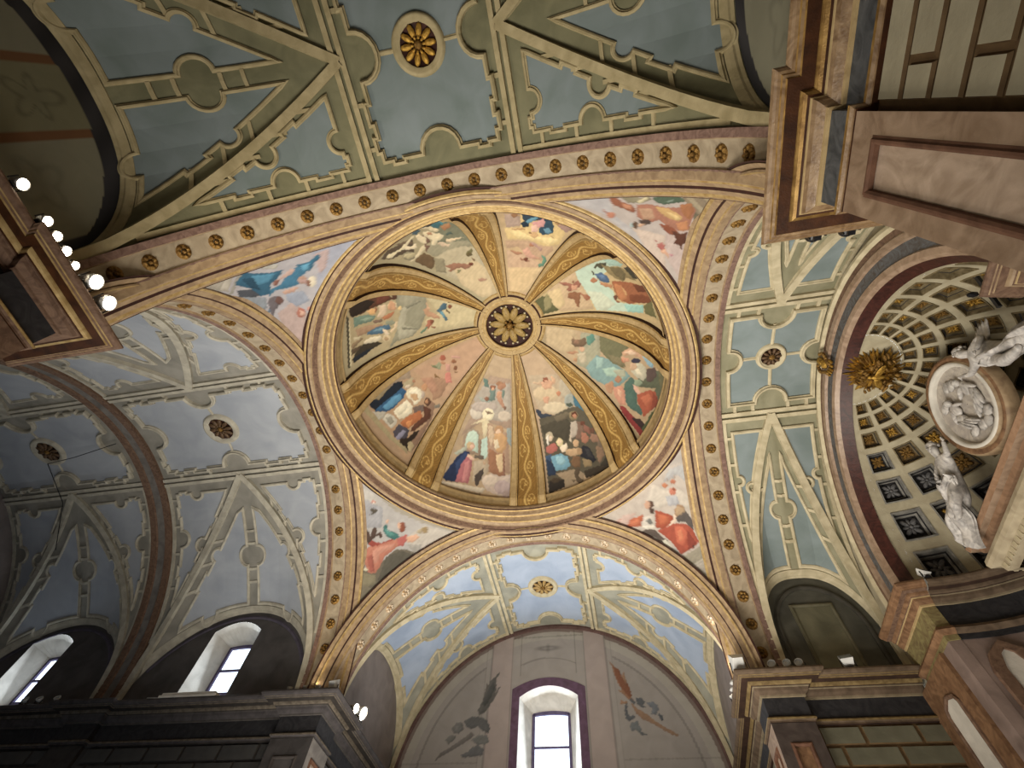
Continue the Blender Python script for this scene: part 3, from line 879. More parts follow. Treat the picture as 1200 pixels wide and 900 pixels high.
# ================================================================ STRUCTURE
NY = 5.05      # nave side walls
XR, XL = 5.15, -4.92   # walls of the two transept arms
Z0 = -7.8
fl = MB(); fl.box((-3.5, 0, Z0 - .1), (30, 24, .2)); f = fl.obj('floor', [floor_m]); tag(f, 'stone floor of the church far below the vaults', 'floor', kind='structure')

# ---------------- dome
DR, DH, DZ = 4.62, 4.40, 5.45
def dome(az, el, h=0.0):
    a = math.radians(az); e = math.radians(el); r = DR * math.cos(e); z = DH * math.sin(e)
    n = Vector((math.cos(a) * math.cos(e) / DR, math.sin(a) * math.cos(e) / DR, math.sin(e) / DH)).normalized()
    return Vector((r * math.cos(a), r * math.sin(a), DZ + z)) - n * h
DOME = thing('ceiling', 'round frescoed dome with eight painted panels between gilded ribs', 'dome', (0, 0, DZ), kind='structure')
m = MB(); m.grid(lambda e, a: dome(a, e, -.02), ls(0, 80, 14), ls(0, 360, 65)); m.obj('dome_shell', [beige], DOME, True)
paint(PAINT)
FRES = [('annunciation', 112.5, 'b09878'), ('nativity', 67.5, 'a89070'), ('flight', 22.5, 'a08c68'), ('elders', -22.5, 'c0a876'),
        ('madonna', -67.5, 'c2a67a'), ('angels', -112.5, 'a89c78'), ('temple', -157.5, 'a89c78'), ('presentation', 157.5, 'b09474')]
FL = {'annunciation': 'fresco of a kneeling woman in blue and red before a standing angel', 'nativity': 'dark fresco of figures round a mother and newborn child',
      'flight': 'fresco of travellers in red and white robes under green clouds', 'elders': 'fresco of bearded men in brown robes against pale green sky',
      'madonna': 'fresco of a woman in blue cloak on golden clouds', 'angels': 'fresco of pale winged angels tumbling through clouds',
      'temple': 'fresco of robed figures crowding steps before a grey temple', 'presentation': 'fresco of a blue-cloaked woman, white-robed priest and man in orange'}
for nm, az, base in FRES:
    m = MB(); us = ls(5.6, 76.5, 170); vs = ls(az - 14.6, az + 14.6, 140)
    P = [dome(a, e, 0) for e in us for a in vs]
    fs = [(i * 140 + j, (i + 1) * 140 + j, (i + 1) * 140 + j + 1, i * 140 + j + 1) for i in range(169) for j in range(139)]
    m.add(P, fs, 0, pigments(P, lin(hexc(base)), .98))
    o = m.obj('painted_panel', [fresco], DOME, True); o['label'] = FL[nm]
    # sunk frame around the picture: dark fillet and pale border along its foot and head
    m = MB(); F = lambda a, e, h: dome(a, e, h)
    for e, w in ((5.1, 1.0), (77.3, 1.1)):
        for a0, a1 in zip(ls(az - 15, az + 15, 13), ls(az - 15, az + 15, 13)[1:]):
            m.add([dome(a0, e - w, .05), dome(a1, e - w, .05), dome(a1, e + w * .6, .05), dome(a0, e + w * .6, .05), dome(a0, e + w * .6, 0), dome(a1, e + w * .6, 0)], [(0, 1, 2, 3), (3, 2, 5, 4)], 0)
    m.obj('panel_border', [beige], DOME)
def scroll(u, v):
    """gilt vine scroll on amber: u metres along the rib, v -1..1 across"""
    base = lin(hexc('94743f')); hi = lin(hexc('c2a263')); dk = lin(hexc('70491f'))
    ph = u * 4.6; v0 = .30 * math.sin(ph); k = 0.0
    k = max(k, 1 - abs(v - v0) / .13)
    cell = math.floor(ph / PI); uc = (cell + .5) * PI; sg = 1 if cell % 2 == 0 else -1
    du = (ph - uc) / 1.25; dv = (v + sg * .42) / .46; r = math.hypot(du, dv); t = math.atan2(dv, du)
    sp = abs(r - (.35 + .11 * (t + PI) % .7)); k = max(k, 1 - sp / .11 if r < 1.1 else 0)
    k = max(k, 1 - abs(math.hypot(du, dv - sg * .55) - .3) / .12)
    k = max(0, min(1, k * 1.6))
    g = .5 + .5 * math.sin(u * 31 + v * 17 + 3 * math.sin(u * 11))
    c = base * (.8 + .3 * g) + (dk - base) * max(0, .25 - k) * .9
    return tuple(c + (hi - c) * k)
for i in range(8):
    az = 45 * i; els = ls(1.0, 77.6, 40)
    prof = [(-7.7, -.02), (-7.7, .10), (-7.2, .13), (-5.0, .13), (-4.7, .17), (-4.35, .17), (-4.2, .09)]
    prof = prof + [(-a, h) for a, h in reversed(prof)]
    mi = [2, 1, 0, 1, 1, 2, 3, 2, 1, 1, 0, 1, 2]  # dark side faces: painted edge line plus rib shadow put into the colour
    m = MB()
    for j in range(len(prof) - 1):
        if j == 6: continue
        (a1, h1), (a2, h2) = prof[j], prof[j + 1]
        m.grid(lambda e, t: dome(az + a1 + (a2 - a1) * t, e, (h1 + (h2 - h1) * t) * min(1, max(.1, (e - .5) / 4))), els, (0, 1), mi[j])
    rib = m.obj('rib', [beige, softgold, darkline], DOME)
    m = MB(); nu = 330
    m.grid(lambda e, t: dome(az + t * 4.2, e, .012 + .078 * min(1, (e - .5) / 4) + .01 * max(0, math.sin(t * 9 + e * .9))), ls(1.0, 77.6, nu), ls(-1, 1, 19), 0,
           lambda e, t: scroll(math.radians(e) * 4.5, t))
    m.obj('scroll_band', [amberbase], rib, True)
# oculus: moulded ring, dark cup, ten gilt petals
oz = 9.70
m = MB(); m.lathe([(1.32, .06), (1.27, -.02), (1.20, -.05), (1.15, -.05), (1.10, -.12), (1.02, -.13), (.97, -.07), (.92, -.10), (.87, -.12), (.82, -.08), (.80, .1)],
                  Matrix.Translation((0, 0, oz)), [0, 1, 0, 2, 0, 0, 1, 0, 1, 2], 64)
m.obj('oculus_ring', [beige, softgold, darkline], DOME, True)
m = MB(); m.lathe([(.82, .05), (.5, .16), (.01, .2)], Matrix.Translation((0, 0, oz)), 0, 40); cup = m.obj('oculus_cup', [darkline], DOME, True)
pm = MB()
pm.lathe([(.01, -.06), (.09, -.05), (.135, .0), (.12, .04)], lambda p: Vector((p.x * 2.1 + .43, p.y, p.z)), 0, 14)
for s_ in (-1, 1): pm.blob((.70, .085 * s_, -.03), (.045, .045, .04), 1, nu=6, nv=4)
petal = pm.mesh('petal', [mat('oculus_petal', 'a8905c', '7c6436', 8, rough=.5), cream], True)
for k in range(10): link('petal', petal, cup, Matrix.Translation((0, 0, oz + .06)) @ Matrix.Rotation(PI * 2 * k / 10 + .2, 4, 'Z'))
m = MB(); m.blob((0, 0, oz - .02), (.13, .13, .12)); [m.blob((.17 * math.cos(k), .17 * math.sin(k), oz), (.06, .06, .05), nu=6, nv=4) for k in range(6)]
m.obj('boss', [oldgold], cup, True)
# ring cornice under the dome
m = MB()
prof = [(5.22, 4.78), (5.16, 4.80), (5.13, 4.74), (5.08, 4.74), (5.06, 4.80), (4.97, 4.82), (4.945, 4.79), (4.93, 4.83), (4.86, 4.93), (4.80, 5.03), (4.77, 5.0), (4.75, 5.04),
        (4.74, 5.20), (4.70, 5.23), (4.68, 5.20), (4.67, 5.24), (4.66, 5.36), (4.62, 5.39), (4.60, 5.36), (4.58, 5.40), (4.57, 5.50), (4.60, 5.56)]
mi = [2, 1, 1, 2, 0, 1, 3, 3, 0, 1, 1, 0, 1, 1, 0, 0, 1, 1, 2, 0, 0]
m.lathe(prof, Matrix.Identity(4), mi, 128); m.obj('ring_cornice', [goldbeige, softgold, darkline, dullbrown], DOME, True)

# ---------------- pendentives
RHO = 7.05; HP = 4.86
PEN = [('john', -1, 1, 'pendentive fresco of a reclining man in rose robe raising his hand', 'a8a090'), ('matthew', 1, 1, 'pendentive fresco of a bearded man in orange robe with an angel behind', 'b4aca4'),
       ('mark', 1, -1, 'pendentive fresco of a man in golden robe floating over rocks', 'b4a8a0'), ('luke', -1, -1, 'pendentive fresco of a man in blue cloak with white beard', 'aca8a8')]
for nm, sx, sy, lb, base in PEN:
    nz, nu = 150, 150; P = []
    for i in range(nz):
        z = HP * (i / (nz - 1)); rx = math.sqrt(7.107 ** 2 - z * z); ry = math.sqrt(6.98 ** 2 - z * z)
        a0 = math.acos(min(1, 5.05 / rx)); a1 = math.asin(min(1, 5.0 / ry))
        if a1 < a0: a0 = a1 = (a0 + a1) / 2
        for j in range(nu):
            k_ = j / (nu - 1); a = a0 + (a1 - a0) * k_; r = rx + (ry - rx) * k_; P.append((sx * r * math.cos(a), sy * r * math.sin(a), z))
    fs = [(i * nu + j, (i + 1) * nu + j, (i + 1) * nu + j + 1, i * nu + j + 1) for i in range(nz - 1) for j in range(nu - 1)]
    m = MB(); m.add(P, fs, 0, pigments(P, lin(hexc(base)), .8))
    o = m.obj('painted_pendentive', [fresco], DOME, True); o['label'] = lb

# ---------------- rosette used on the arches
rm = MB()
for k in range(7):
    a = 2 * PI * k / 7; rm.blob((.085 * math.cos(a), .085 * math.sin(a), .02), (.045, .032, .03), 0, Matrix.Rotation(a, 4, 'Z'), 6, 4)
rm.blob((0, 0, .03), (.042, .042, .045), 0, nu=7, nv=4)
rm.lathe([(.055, .0), (.06, .035), (.075, .03), (.13, .012), (.135, -.01)], Matrix.Identity(4), 0, 14)
rosette_me = rm.mesh('rosette', [oldgold], True)
rosette_pale = rm.mesh('rosette', [mat('white_gold_rosette', 'd8ccb8', '8c6a38', 12, rough=.5)], True)

def arch(nm, label, axis, u0, w, r, z0=0.0, side=1, face=True, ros=True, ros_me=None, mats=(goldbeige, purple, pale), group=None, t0=0, t1=PI, bw=.14):
    """u0: plane of the edge nearest the dome, side: direction in which the soffit runs"""
    T = thing(nm, label, 'arch', (0, 0, 0), group, 'structure')
    def P(th, u, rr):
        c = rr * math.cos(th); z = z0 + rr * math.sin(th); a = u0 + side * u
        return Vector((a, c, z)) if axis == 0 else Vector((c, a, z))
    ths = ls(t0, t1, 73)
    def strip(name, prof, mts, mis):
        m = MB()
        for j in range(len(prof) - 1):
            (ua, ra), (ub, rb) = prof[j], prof[j + 1]
            m.grid(lambda th, t: P(th, ua + (ub - ua) * t, r + ra + (rb - ra) * t), ths, (0, 1), mis[j])
        return m.obj(name, mts, T)
    g, b, s_ = mats
    if face:
        # archivolt moulding laid along the rim of the pendentives
        prof = [(0, .36), (.03, .36), (.03, .33), (.05, .325), (.05, .25), (.09, .24), (.12, .215), (.09, .19), (.09, .11), (.05, .10), (.05, .03), (.03, .02), (.03, -.01), (-.1, 0)]
        mi_ = [2, 2, 1, 0, 0, 0, 1, 0, 2, 0, 1, 0, 0]; q = MB()
        def PA(th, h, ra):
            rr = max(r - .01, min(r + ra, 4.84 / max(math.sin(th), .05))) if math.sin(th) > .8 else r + ra
            xs = math.sqrt((7.107 if axis == 0 else 6.98) ** 2 - rr * rr); return P(th, min(0, xs - abs(u0)) - h, rr)
        for j in range(len(prof) - 1):
            (ha, ra), (hb, rb_) = prof[j], prof[j + 1]
            q.grid(lambda th, t: PA(th, ha + (hb - ha) * t, ra + (rb_ - ra) * t), ls(t0, t1, 97), (0, 1), mi_[j])
        q.obj('archivolt', [g, softgold, darkline], T)
    else: strip('arch_face', [(0, .35), (0, 0)], [b], [0])
    strip('edge_band', [(0, 0), (bw - .02, 0), (bw, .045)], [b, g], [0, 1])
    strip('soffit', [(bw, .045), (w - bw, .045)], [s_], [0])
    strip('edge_band', [(w - bw, .045), (w - bw + .02, 0), (w, 0), (w, .4)], [b, g], [1, 0, 0])
    if ros:
        n = 25 if ros is True else ros
        for k in range(-(n // 2), n // 2 + 1):
            th = PI / 2 + math.radians(7.05 * k + (.7 if axis else 1.7)); p = P(th, w / 2, r + .045)
            cdir = Vector((0, -math.cos(th), -math.sin(th))) if axis == 0 else Vector((-math.cos(th), 0, -math.sin(th)))
            link('rosette', ros_me or rosette_me, T, Matrix.Translation(p) @ cdir.to_track_quat('Z', 'Y').to_matrix().to_4x4())
    return T
arch('trim_1', 'crossing arch with gilded rosettes opening towards the apse', 0, 5.05, .665, 5.0)
arch('trim_2', 'crossing arch with gilded rosettes opening towards the long nave', 0, -5.05, .665, 5.0, side=-1)
arch('trim_3', 'crossing arch with pale rosettes in front of the windowed end wall', 1, 5.0, .665, 4.87, ros_me=rosette_pale)
arch('trim_4', 'broad crossing arch with gilded rosettes nearest the camera', 1, -5.0, .665, 4.87, side=-1)
arch('trim_5', 'plain brown transverse arch between the two nave bays', 0, -11.0, .7, 5.0, side=-1, face=False, ros=False, mats=(dullbrown, dullbrown, mat('grey_arch', '7f7a74', '5f5a55', 3)), bw=.22)

# ---------------- vault bays
petal_brown = mat('brown_petal', '5e4832', '3c2c1e', 9, rough=.5)
petal_tan = mat('tan_petal', 'a98d5a', '7d6238', 9, rough=.5)
def vault(label, axis, c, Lh, R, b, n, mats, nroz, t1=1.6, quad=False):
    g_m, c_m, b_m = mats
    T = thing('ceiling', label, 'vault', (c, 0, 5) if axis == 0 else (0, c, 5), kind='structure')
    th1 = t1 / R; y1 = R * math.sin(th1)
    def B(s, t, h=0.0):
        th = t / R; q = (R - h) * math.sin(th); z = (R - h) * math.cos(th)
        return Vector((c + s, q, z)) if axis == 0 else Vector((q, c + s, z))
    def yg(s): return y1 + (R - y1) * min(1, abs(s) / Lh)
    def tg(s): return R * math.asin(min(1, yg(s) / R))
    def zg(s): return math.sqrt(max(0, R * R - yg(s) ** 2))
    aa = Lh * .985
    def zw(s): return b * max(0, 1 - min(1, abs(s) / aa) ** n) ** (1 / n)
    def Lu(sg):
        def F(s, y, h=0.0):
            g0 = yg(s); k = (y - g0) / max(R - g0, 1e-4); z = zg(s) + (zw(s) - zg(s)) * k
            z += .22 * (1 - abs(s) / Lh) * math.sin(PI * max(0, min(1, k)))   # slight swelling
            return Vector((c + s, sg * (y - h * .35), z - h)) if axis == 0 else Vector((sg * (y - h * .35), c + s, z - h))
        return F
    m = MB(); ss = ls(-Lh, Lh, 41)
    m.grid(lambda s, f: B(s, f * tg(s)), ss, ls(-1, 1, 49))
    for sg in (-1, 1):
        F = Lu(sg); m.grid(lambda s, f: F(s, yg(s) + (R - yg(s)) * f), ss, ls(0, 1, 13))
    m.obj('vault_shell', [g_m], T, True)
    def rib(name, F, pts, w, h, closed=False, mt=None, prof=None, parent=None, step=.14):
        q = MB(); ribbon(q, F, pts, w, h, closed, step=step, prof=prof); return q.obj(name, [mt or c_m], parent or T)
    def panel(F, pts, w=.10, h=.10, mt=None):
        h *= 1.3
        q = MB(); fill(q, F, pts, .012); o = q.obj('blue_panel', [mt or b_m], T)
        rib('panel_frame', F, pts, w, h, True, parent=o)
        return o
    flat = lambda w, h: [(-.5, -.01), (-.5, h), (.5, h), (.5, -.01)]
    # central panel with roundel
    a = Lh - (.34 if not quad else .22); q = 1.24; r0 = min(.42, a * .3)
    if not quad:
        ef = [('o', .05, .12, .08), ('o', .19, .29, .08), ('b', .5, r0), ('o', .71, .81, .08), ('o', .88, .95, .08)]; es = [('o', .08, .17, .07), ('b', .5, r0), ('o', .83, .92, .07)]
        pts = edge((-a, -q), (a, -q), ef) + edge((a, -q), (a, q), es) + edge((a, q), (-a, q), ef) + edge((-a, q), (-a, -q), es)
        panel(B, pts)
        links = [((0, .46), (0, q - r0)), ((0, -.46), (0, -q + r0))]
        ro, ri = .5, .38
    else:
        pts = edge((-a, -q), (a, -q), [('b', .5, r0 + .08)]) + edge((a, -q), (a, q), [('b', .5, r0)]) + edge((a, q), (-a, q), [('b', .5, r0 + .08)]) + edge((-a, q), (-a, -q), [('b', .5, r0)])
        panel(B, pts)
        ro, ri = .34, .26
        links = [((0, ro), (0, q - r0)), ((0, -ro), (0, -q + r0)), ((ro, 0), (a - r0, 0)), ((-ro, 0), (-a + r0, 0))]
    for p0, p1 in links: rib('link_bar', B, [p0, p1], .08, .05)
    m = MB(); m.lathe([(ro + .03, 0), (ro, .09), (ro - .05, .11), (ri + .03, .07), (ri, .09), (ri - .02, .02), (.01, .012)], lambda p: B(p.x, p.y, p.z), [0, 0, 0, 0, 0, 1], 32)
    rd = m.obj('roundel', [c_m, darkline], T, True)
    cp = B(0, 0, .03); RM = Matrix.Translation(cp) @ Matrix.Rotation(PI, 4, 'X')
    pmesh = MB(); pmesh.blob((ri * .62, 0, .03), (ri * .33, ri * .165, .045), 0, nu=8, nv=5); pmesh.blob((ri * .32, 0, .045), (ri * .14, ri * .08, .035), 0, nu=6, nv=4)
    pme = pmesh.mesh('petal', [(petal_brown, gold, petal_tan)[nroz]], True)
    for k in range(10): link('petal', pme, rd, RM @ Matrix.Rotation(2 * PI * k / 10, 4, 'Z'))
    bmb = MB(); bmb.blob((0, 0, .05), (.08, .08, .07)); link('boss', bmb.mesh('boss', [oldgold], True), rd, RM)
    e = Lh - .02
    for sg in (-1, 1):
        BF = (lambda s, t, h=0.0, sg=sg: B(s, sg * t, h)); F = Lu(sg)
        # twin bars running along the vault
        for tt in (t1 - .09, t1 + .07): rib('long_bar', BF, [(-e, tt), (e, tt)], .10, .07, prof=flat(.1, .07))
        # short bars tying the frames to the twin bars
        for fr in (-.86, -.42, .42, .86): rib('tie_bar', BF, [(fr * a, q + .03), (fr * a, t1 - .12)], .08, .045, prof=flat(.08, .045))
        for sd in (-1, 1):
            BQ = (lambda s, t, h=0.0, sd=sd: BF(sd * s, t, h)); FQ = (lambda s, y, h=0.0, sd=sd: F(sd * s, y, h))
            # diagonal groin bar, from the twin bars down to the springing
            N = 26; gp = [(Lh * k / (N - 1) * .995, tg(Lh * k / (N - 1)) - .02) for k in range(N)]
            rib('groin_bar', BQ, gp, .17, .10, prof=flat(.17, .1))
            # border bar along the transverse arch
            rib('border_bar', BQ, [(Lh - .07, t1 + .1), (Lh - .07, tg(Lh * .93) - .1)], .09, .05, prof=flat(.09, .05))
            # long triangular panel on the barrel
            i0 = .34 if not quad else .26
            ta = t1 + .42; s0 = .42 if not quad else .30; se = Lh - i0
            def gt(s): return tg(s) - (.42 if not quad else .30) - .10 * s / Lh
            sA = None
            for k in range(60):
                s_ = Lh * k / 59
                if gt(s_) > ta + .02: sA = s_; break
            if sA is not None and sA < se - .2:
                tC = gt(se); rb = min(.26, (se - sA) * .22)
                back = [(se + (sA - se) * k / 30, gt(se + (sA - se) * k / 30)) for k in range(31)]
                if quad: fa, fb, fc = [], [('b', .45, rb * .8)], [('b', .48, rb * .8)]
                else: fa, fb, fc = [('b', .6, rb * .8), ('o', .82, .93, .06)], [('b', .42, rb), ('o', .12, .22, .06), ('o', .66, .76, .06)], [('b', .5, rb * .85), ('o', .26, .36, .07), ('o', .66, .76, .07)]
                pts = featured([(sA, ta), (se, ta)], fa) + featured([(se, ta), (se, tC)], fb) + featured(back, fc)
                panel(BQ, pts, .085, .055, mt=b_m)
                for fr in (.12, .35, .58, .8):
                    s_ = sA + (se - sA) * fr; rib('tie_bar', BQ, [(s_, tg(s_) - .1), (s_, gt(s_) + .04)], .07, .04, prof=flat(.07, .04))
                for fr in (.05, .3, .55, .85):
                    rib('tie_bar', BQ, [(se + .03, ta + (tC - ta) * fr), (Lh - .05, ta + (tC - ta) * fr)], .07, .04, prof=flat(.07, .04))
            # lunette side: triangular panel between spine and groin
            yt = y1 + .9; yb = R - .22
            def sgm(y): return Lh * (y - y1) / (R - y1)
            sp = .17 if not quad else .13; mid = (yt + yb) / 2 + .1; rr = .24 if not quad else .17
            yq = yt - .05
            left = featured([(sp, yq + .3), (sp, yb)], []) 
            o = [(sp, yq + .12)]
            for k in range(11):
                an = -PI / 2 + PI * k / 10; o.append((sp + (rr) * math.cos(an), mid + rr * math.sin(an)))
            o += [(sp, yb)]
            gp_ = .44 if not quad else .24
            sm_ = min(sgm(yb) - gp_, Lh * .74)
            side_ = [(min(max(sp + .03, sgm(y) - gp_), Lh * .74), y) for y in ls(yb, yq + .12, 24)]
            o += featured([(sp, yb), side_[0]], [] if quad else [('b', .62, rr * .8)]) + featured(side_, [] if quad else [('o', .22, .36, -.07), ('b', .52, rr * .7)])
            o = [p for k, p in enumerate(o) if k == 0 or np.linalg.norm(np.array(p) - np.array(o[k - 1])) > .015]
            panel(FQ, o, .075, .05)
            for fr in (.35, .55, .75):
                y = yt + (yb - yt) * fr; rib('tie_bar', FQ, [(sgm(y) - .08, y), (sgm(y) - gp_ + .03, y)], .06, .04, prof=flat(.06, .04))
            rib('groin_bar', FQ, [(sgm(y) - .05, y) for y in ls(y1 + .2, R - .12, 14)], .07, .05)
        # border of the lunette along the wall, medallion on the spine
        rib('border_bar', F, [(s_, R - .09) for s_ in ls(-Lh * .93, Lh * .93, 31)], .16, .05)
        mid = (y1 + .9 + R - .22) / 2 + .1
        for yy in (mid - .62, mid - .3, mid + .32, mid + .62): rib('tie_bar', F, [(-.13, yy), (.13, yy)], .06, .04, prof=flat(.06, .04))
    return zw
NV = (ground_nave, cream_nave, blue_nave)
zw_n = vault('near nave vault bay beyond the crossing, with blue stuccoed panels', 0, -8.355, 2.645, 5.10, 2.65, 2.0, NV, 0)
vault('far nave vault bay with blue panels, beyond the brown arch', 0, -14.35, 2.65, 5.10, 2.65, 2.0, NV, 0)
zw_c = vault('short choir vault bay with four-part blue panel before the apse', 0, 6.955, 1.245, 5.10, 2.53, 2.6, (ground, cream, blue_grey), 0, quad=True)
zw_s = vault('transept vault above the windowed end wall, with blue panels', 1, 7.835, 2.17, 5.0, 2.62, 2.3, (mat('ground_s', '9d9c8e', '85857a', 2), cream, blue_daylit), 2)
zw_t = vault('transept vault overhead with a gilded flower in its centre', 1, -7.835, 2.17, 5.0, 2.62, 2.3, (mat('ground_shaded', '726f55', '5d5c45', 2), mat('cream_shaded', 'a39674', '8a7e5d', 4), mat('blue_shaded', '737d7f', '626d6b', 1.2, bump=.05)), 1)  # stucco and fresco colours partly darkened for the dimmer light in this arm

# ---------------- lunette walls
def lunette(name, label, axis, cross, c, Lh, zwf, mt, zb=-.15, win=None, colf=None, parts=None, n=61):
    """vertical wall sheet filling the vault's side arch; win = (s0, s1, z0, fn ztop(s))"""
    T = thing(name, label, 'wall', (c, cross, 0) if axis == 0 else (cross, c, 0), kind='structure')
    sgn = 1 if cross > 0 else -1
    P = lambda s, z, d=0.0: (Vector((c + s, cross - d * sgn, z)) if axis == 0 else Vector((cross - d * sgn, c + s, z)))
    ss = ls(-Lh, Lh, n); m = MB()
    if win: ss = sorted(ss + [win[0], win[1]])
    for s0, s1 in zip(ss, ss[1:]):
        def col(z00, z10, z01, z11):
            k = 70 if colf else 1
            for i in range(k):
                f0, f1 = i / k, (i + 1) / k; A = (s0, z00 + (z01 - z00) * f0); Bq = (s1, z10 + (z11 - z10) * f0); Cq = (s1, z10 + (z11 - z10) * f1); D = (s0, z00 + (z01 - z00) * f1)
                m.add([P(*A), P(*Bq), P(*Cq), P(*D)], [(0, 1, 2, 3)], 0, [colf(*A), colf(*Bq), colf(*Cq), colf(*D)] if colf else None)
        t0, t1 = zwf(s0) + .06, zwf(s1) + .06; sm = (s0 + s1) / 2
        if win and win[0] - 1e-6 <= sm <= win[1] + 1e-6:
            col(zb, zb, win[2], win[2]); col(win[3](s0), win[3](s1), max(t0, win[3](s0)), max(t1, win[3](s1)))
        else: col(zb, zb, t0, t1)
    m.obj('wall_face', [mt], T)
    return T, P
def window(name, label, P, s0, s1, zb, zt, crown, depth, inset, gz0, gz1, mull_h=1, border=None):
    """splayed reveal, frame and glass; P(s, z, d) gives wall points, d>0 is into the room"""
    T = thing(name, label, 'window', P((s0 + s1) / 2, zb), kind='structure')
    def top(a, b, z, cr, n=13): return [(a + (b - a) * k / (n - 1), z + cr * (1 - (2 * k / (n - 1) - 1) ** 2)) for k in range(n)]
    O = [(s0, zb)] + top(s0, s1, zt, crown) + [(s1, zb)]
    a, b = s0 + inset, s1 - inset
    I = [(a, gz0)] + top(a, b, gz1, crown * .12) + [(b, gz0)]
    m = MB(); vs = [P(*p, .0) for p in O] + [P(*p, -depth) for p in I]; n = len(O)
    m.add(vs, [(k, (k + 1) % n, n + (k + 1) % n, n + k) for k in range(n)], 0); m.obj('reveal', [whiteplaster], T)
    fr = MB()
    def bar(p, q, w, t=.07):
        (x0, z0), (x1, z1) = p, q; L = math.hypot(x1 - x0, z1 - z0); dx, dz = (x1 - x0) / L, (z1 - z0) / L; nx, nz = -dz * w / 2, dx * w / 2
        v = [P(x0 + nx, z0 + nz, -depth + t), P(x0 - nx, z0 - nz, -depth + t), P(x1 - nx, z1 - nz, -depth + t), P(x1 + nx, z1 + nz, -depth + t),
             P(x0 + nx, z0 + nz, -depth), P(x0 - nx, z0 - nz, -depth), P(x1 - nx, z1 - nz, -depth), P(x1 + nx, z1 + nz, -depth)]
        fr.add(v, [(0, 1, 2, 3), (4, 7, 6, 5), (0, 4, 5, 1), (2, 6, 7, 3), (1, 5, 6, 2), (0, 3, 7, 4)])
    for k in range(len(I)): bar(I[k], I[(k + 1) % len(I)], .11)
    for k in range(mull_h): z = gz0 + (gz1 - gz0) * (k + 1) / (mull_h + 1); bar((a, z), (b, z), .055, .05)
    fr.obj('window_frame', [woodframe], T)
    g = MB(); g.add([P(*p, -depth + .02) for p in I], [tuple(range(len(I)))]); g.obj('glass_pane', [glass], T)
    if border:
        bm_ = MB(); w = border[0]; O2 = [(s0 - w, zb)] + [(x + (x - (s0 + s1) / 2) * w * 2 / (s1 - s0), z + w * 1.0) for x, z in top(s0, s1, zt, crown)] + [(s1 + w, zb)]
        O1 = O
        v = [P(*p, .02) for p in O1] + [P(*p, .02) for p in O2] + [P(*p, -.01) for p in O1]; n = len(O1)
        bm_.add(v, [(k, k + 1, n + k + 1, n + k) for k in range(n - 1)] + [(k, k + 1, 2 * n + k + 1, 2 * n + k) for k in range(n - 1)]); bm_.obj('painted_border', [border[1]], T)
    return T
# nave side with two windows (lower left of the picture)
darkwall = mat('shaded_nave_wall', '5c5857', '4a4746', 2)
for i, (c, off) in enumerate(((-8.355, -.19), (-14.35, -.55))):
    s0, s1 = off - .74, off + .74; ztop = lambda s, off=off: 2.08 + .28 * (1 - ((s - off) / .74) ** 2)
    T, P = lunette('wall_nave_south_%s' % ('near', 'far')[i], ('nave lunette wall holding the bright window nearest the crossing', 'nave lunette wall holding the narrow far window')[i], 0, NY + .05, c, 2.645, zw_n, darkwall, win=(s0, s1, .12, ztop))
    window('window_%d' % (1 + i), ('deep white-splayed window nearest the crossing in the nave', 'deep white-splayed window in the far nave bay at left edge')[i], P, s0, s1, .12, 2.08, .28, .72, .22, .66, 2.0, 1)
    q = MB(); ribbon(q, P, [(s_, zw_n(s_) - .16) for s_ in ls(-2.35, 2.35, 41)], .1, .03); q.obj('painted_band', [mat('violet_grey_band', '5f5966', '4c4752')], T)
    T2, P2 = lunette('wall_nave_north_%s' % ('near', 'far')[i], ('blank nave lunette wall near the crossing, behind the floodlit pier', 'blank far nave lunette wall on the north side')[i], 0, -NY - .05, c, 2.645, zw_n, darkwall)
# choir lunettes with a sunk framed panel
for sg in (1, -1):
    T, P = lunette('wall_choir_%s' % ('south' if sg > 0 else 'north'), ('dark choir lunette wall with a tall framed blind panel' if sg > 0 else 'choir lunette wall above the lamps by the great pilaster'), 0, sg * (NY + .05), 6.955, 1.245, zw_c, mat('choir_lunette', '5c5b52', '45443d', 2))
    q = MB(); ribbon(q, P, [(-.95, -.1), (-.95, 1.1)] + [(-.95 * math.cos(t), 1.1 + 1.15 * math.sin(t)) for t in ls(.1, PI - .1, 15)] + [(.95, 1.1), (.95, -.1)], .12, .05); q.obj('panel_frame', [mat('dark_frame', '4a4740', '38362f')], T)
    q = MB(); ribbon(q, P, [(-.48, -.1), (-.48, 1.75), (.42, 1.75), (.42, -.1)], .08, .05); q.obj('panel_frame', [mat('dull_frame', '6e6a58', '57533f')], T)
    q = MB(); q.add([P(-.48, -.1, .015), P(.42, -.1, .015), P(.42, 1.75, .015), P(-.48, 1.75, .015)], [(0, 1, 2, 3)]); q.obj('blind_panel', [mat('blind_panel', '77745f', '5d5b4a', 2)], T)
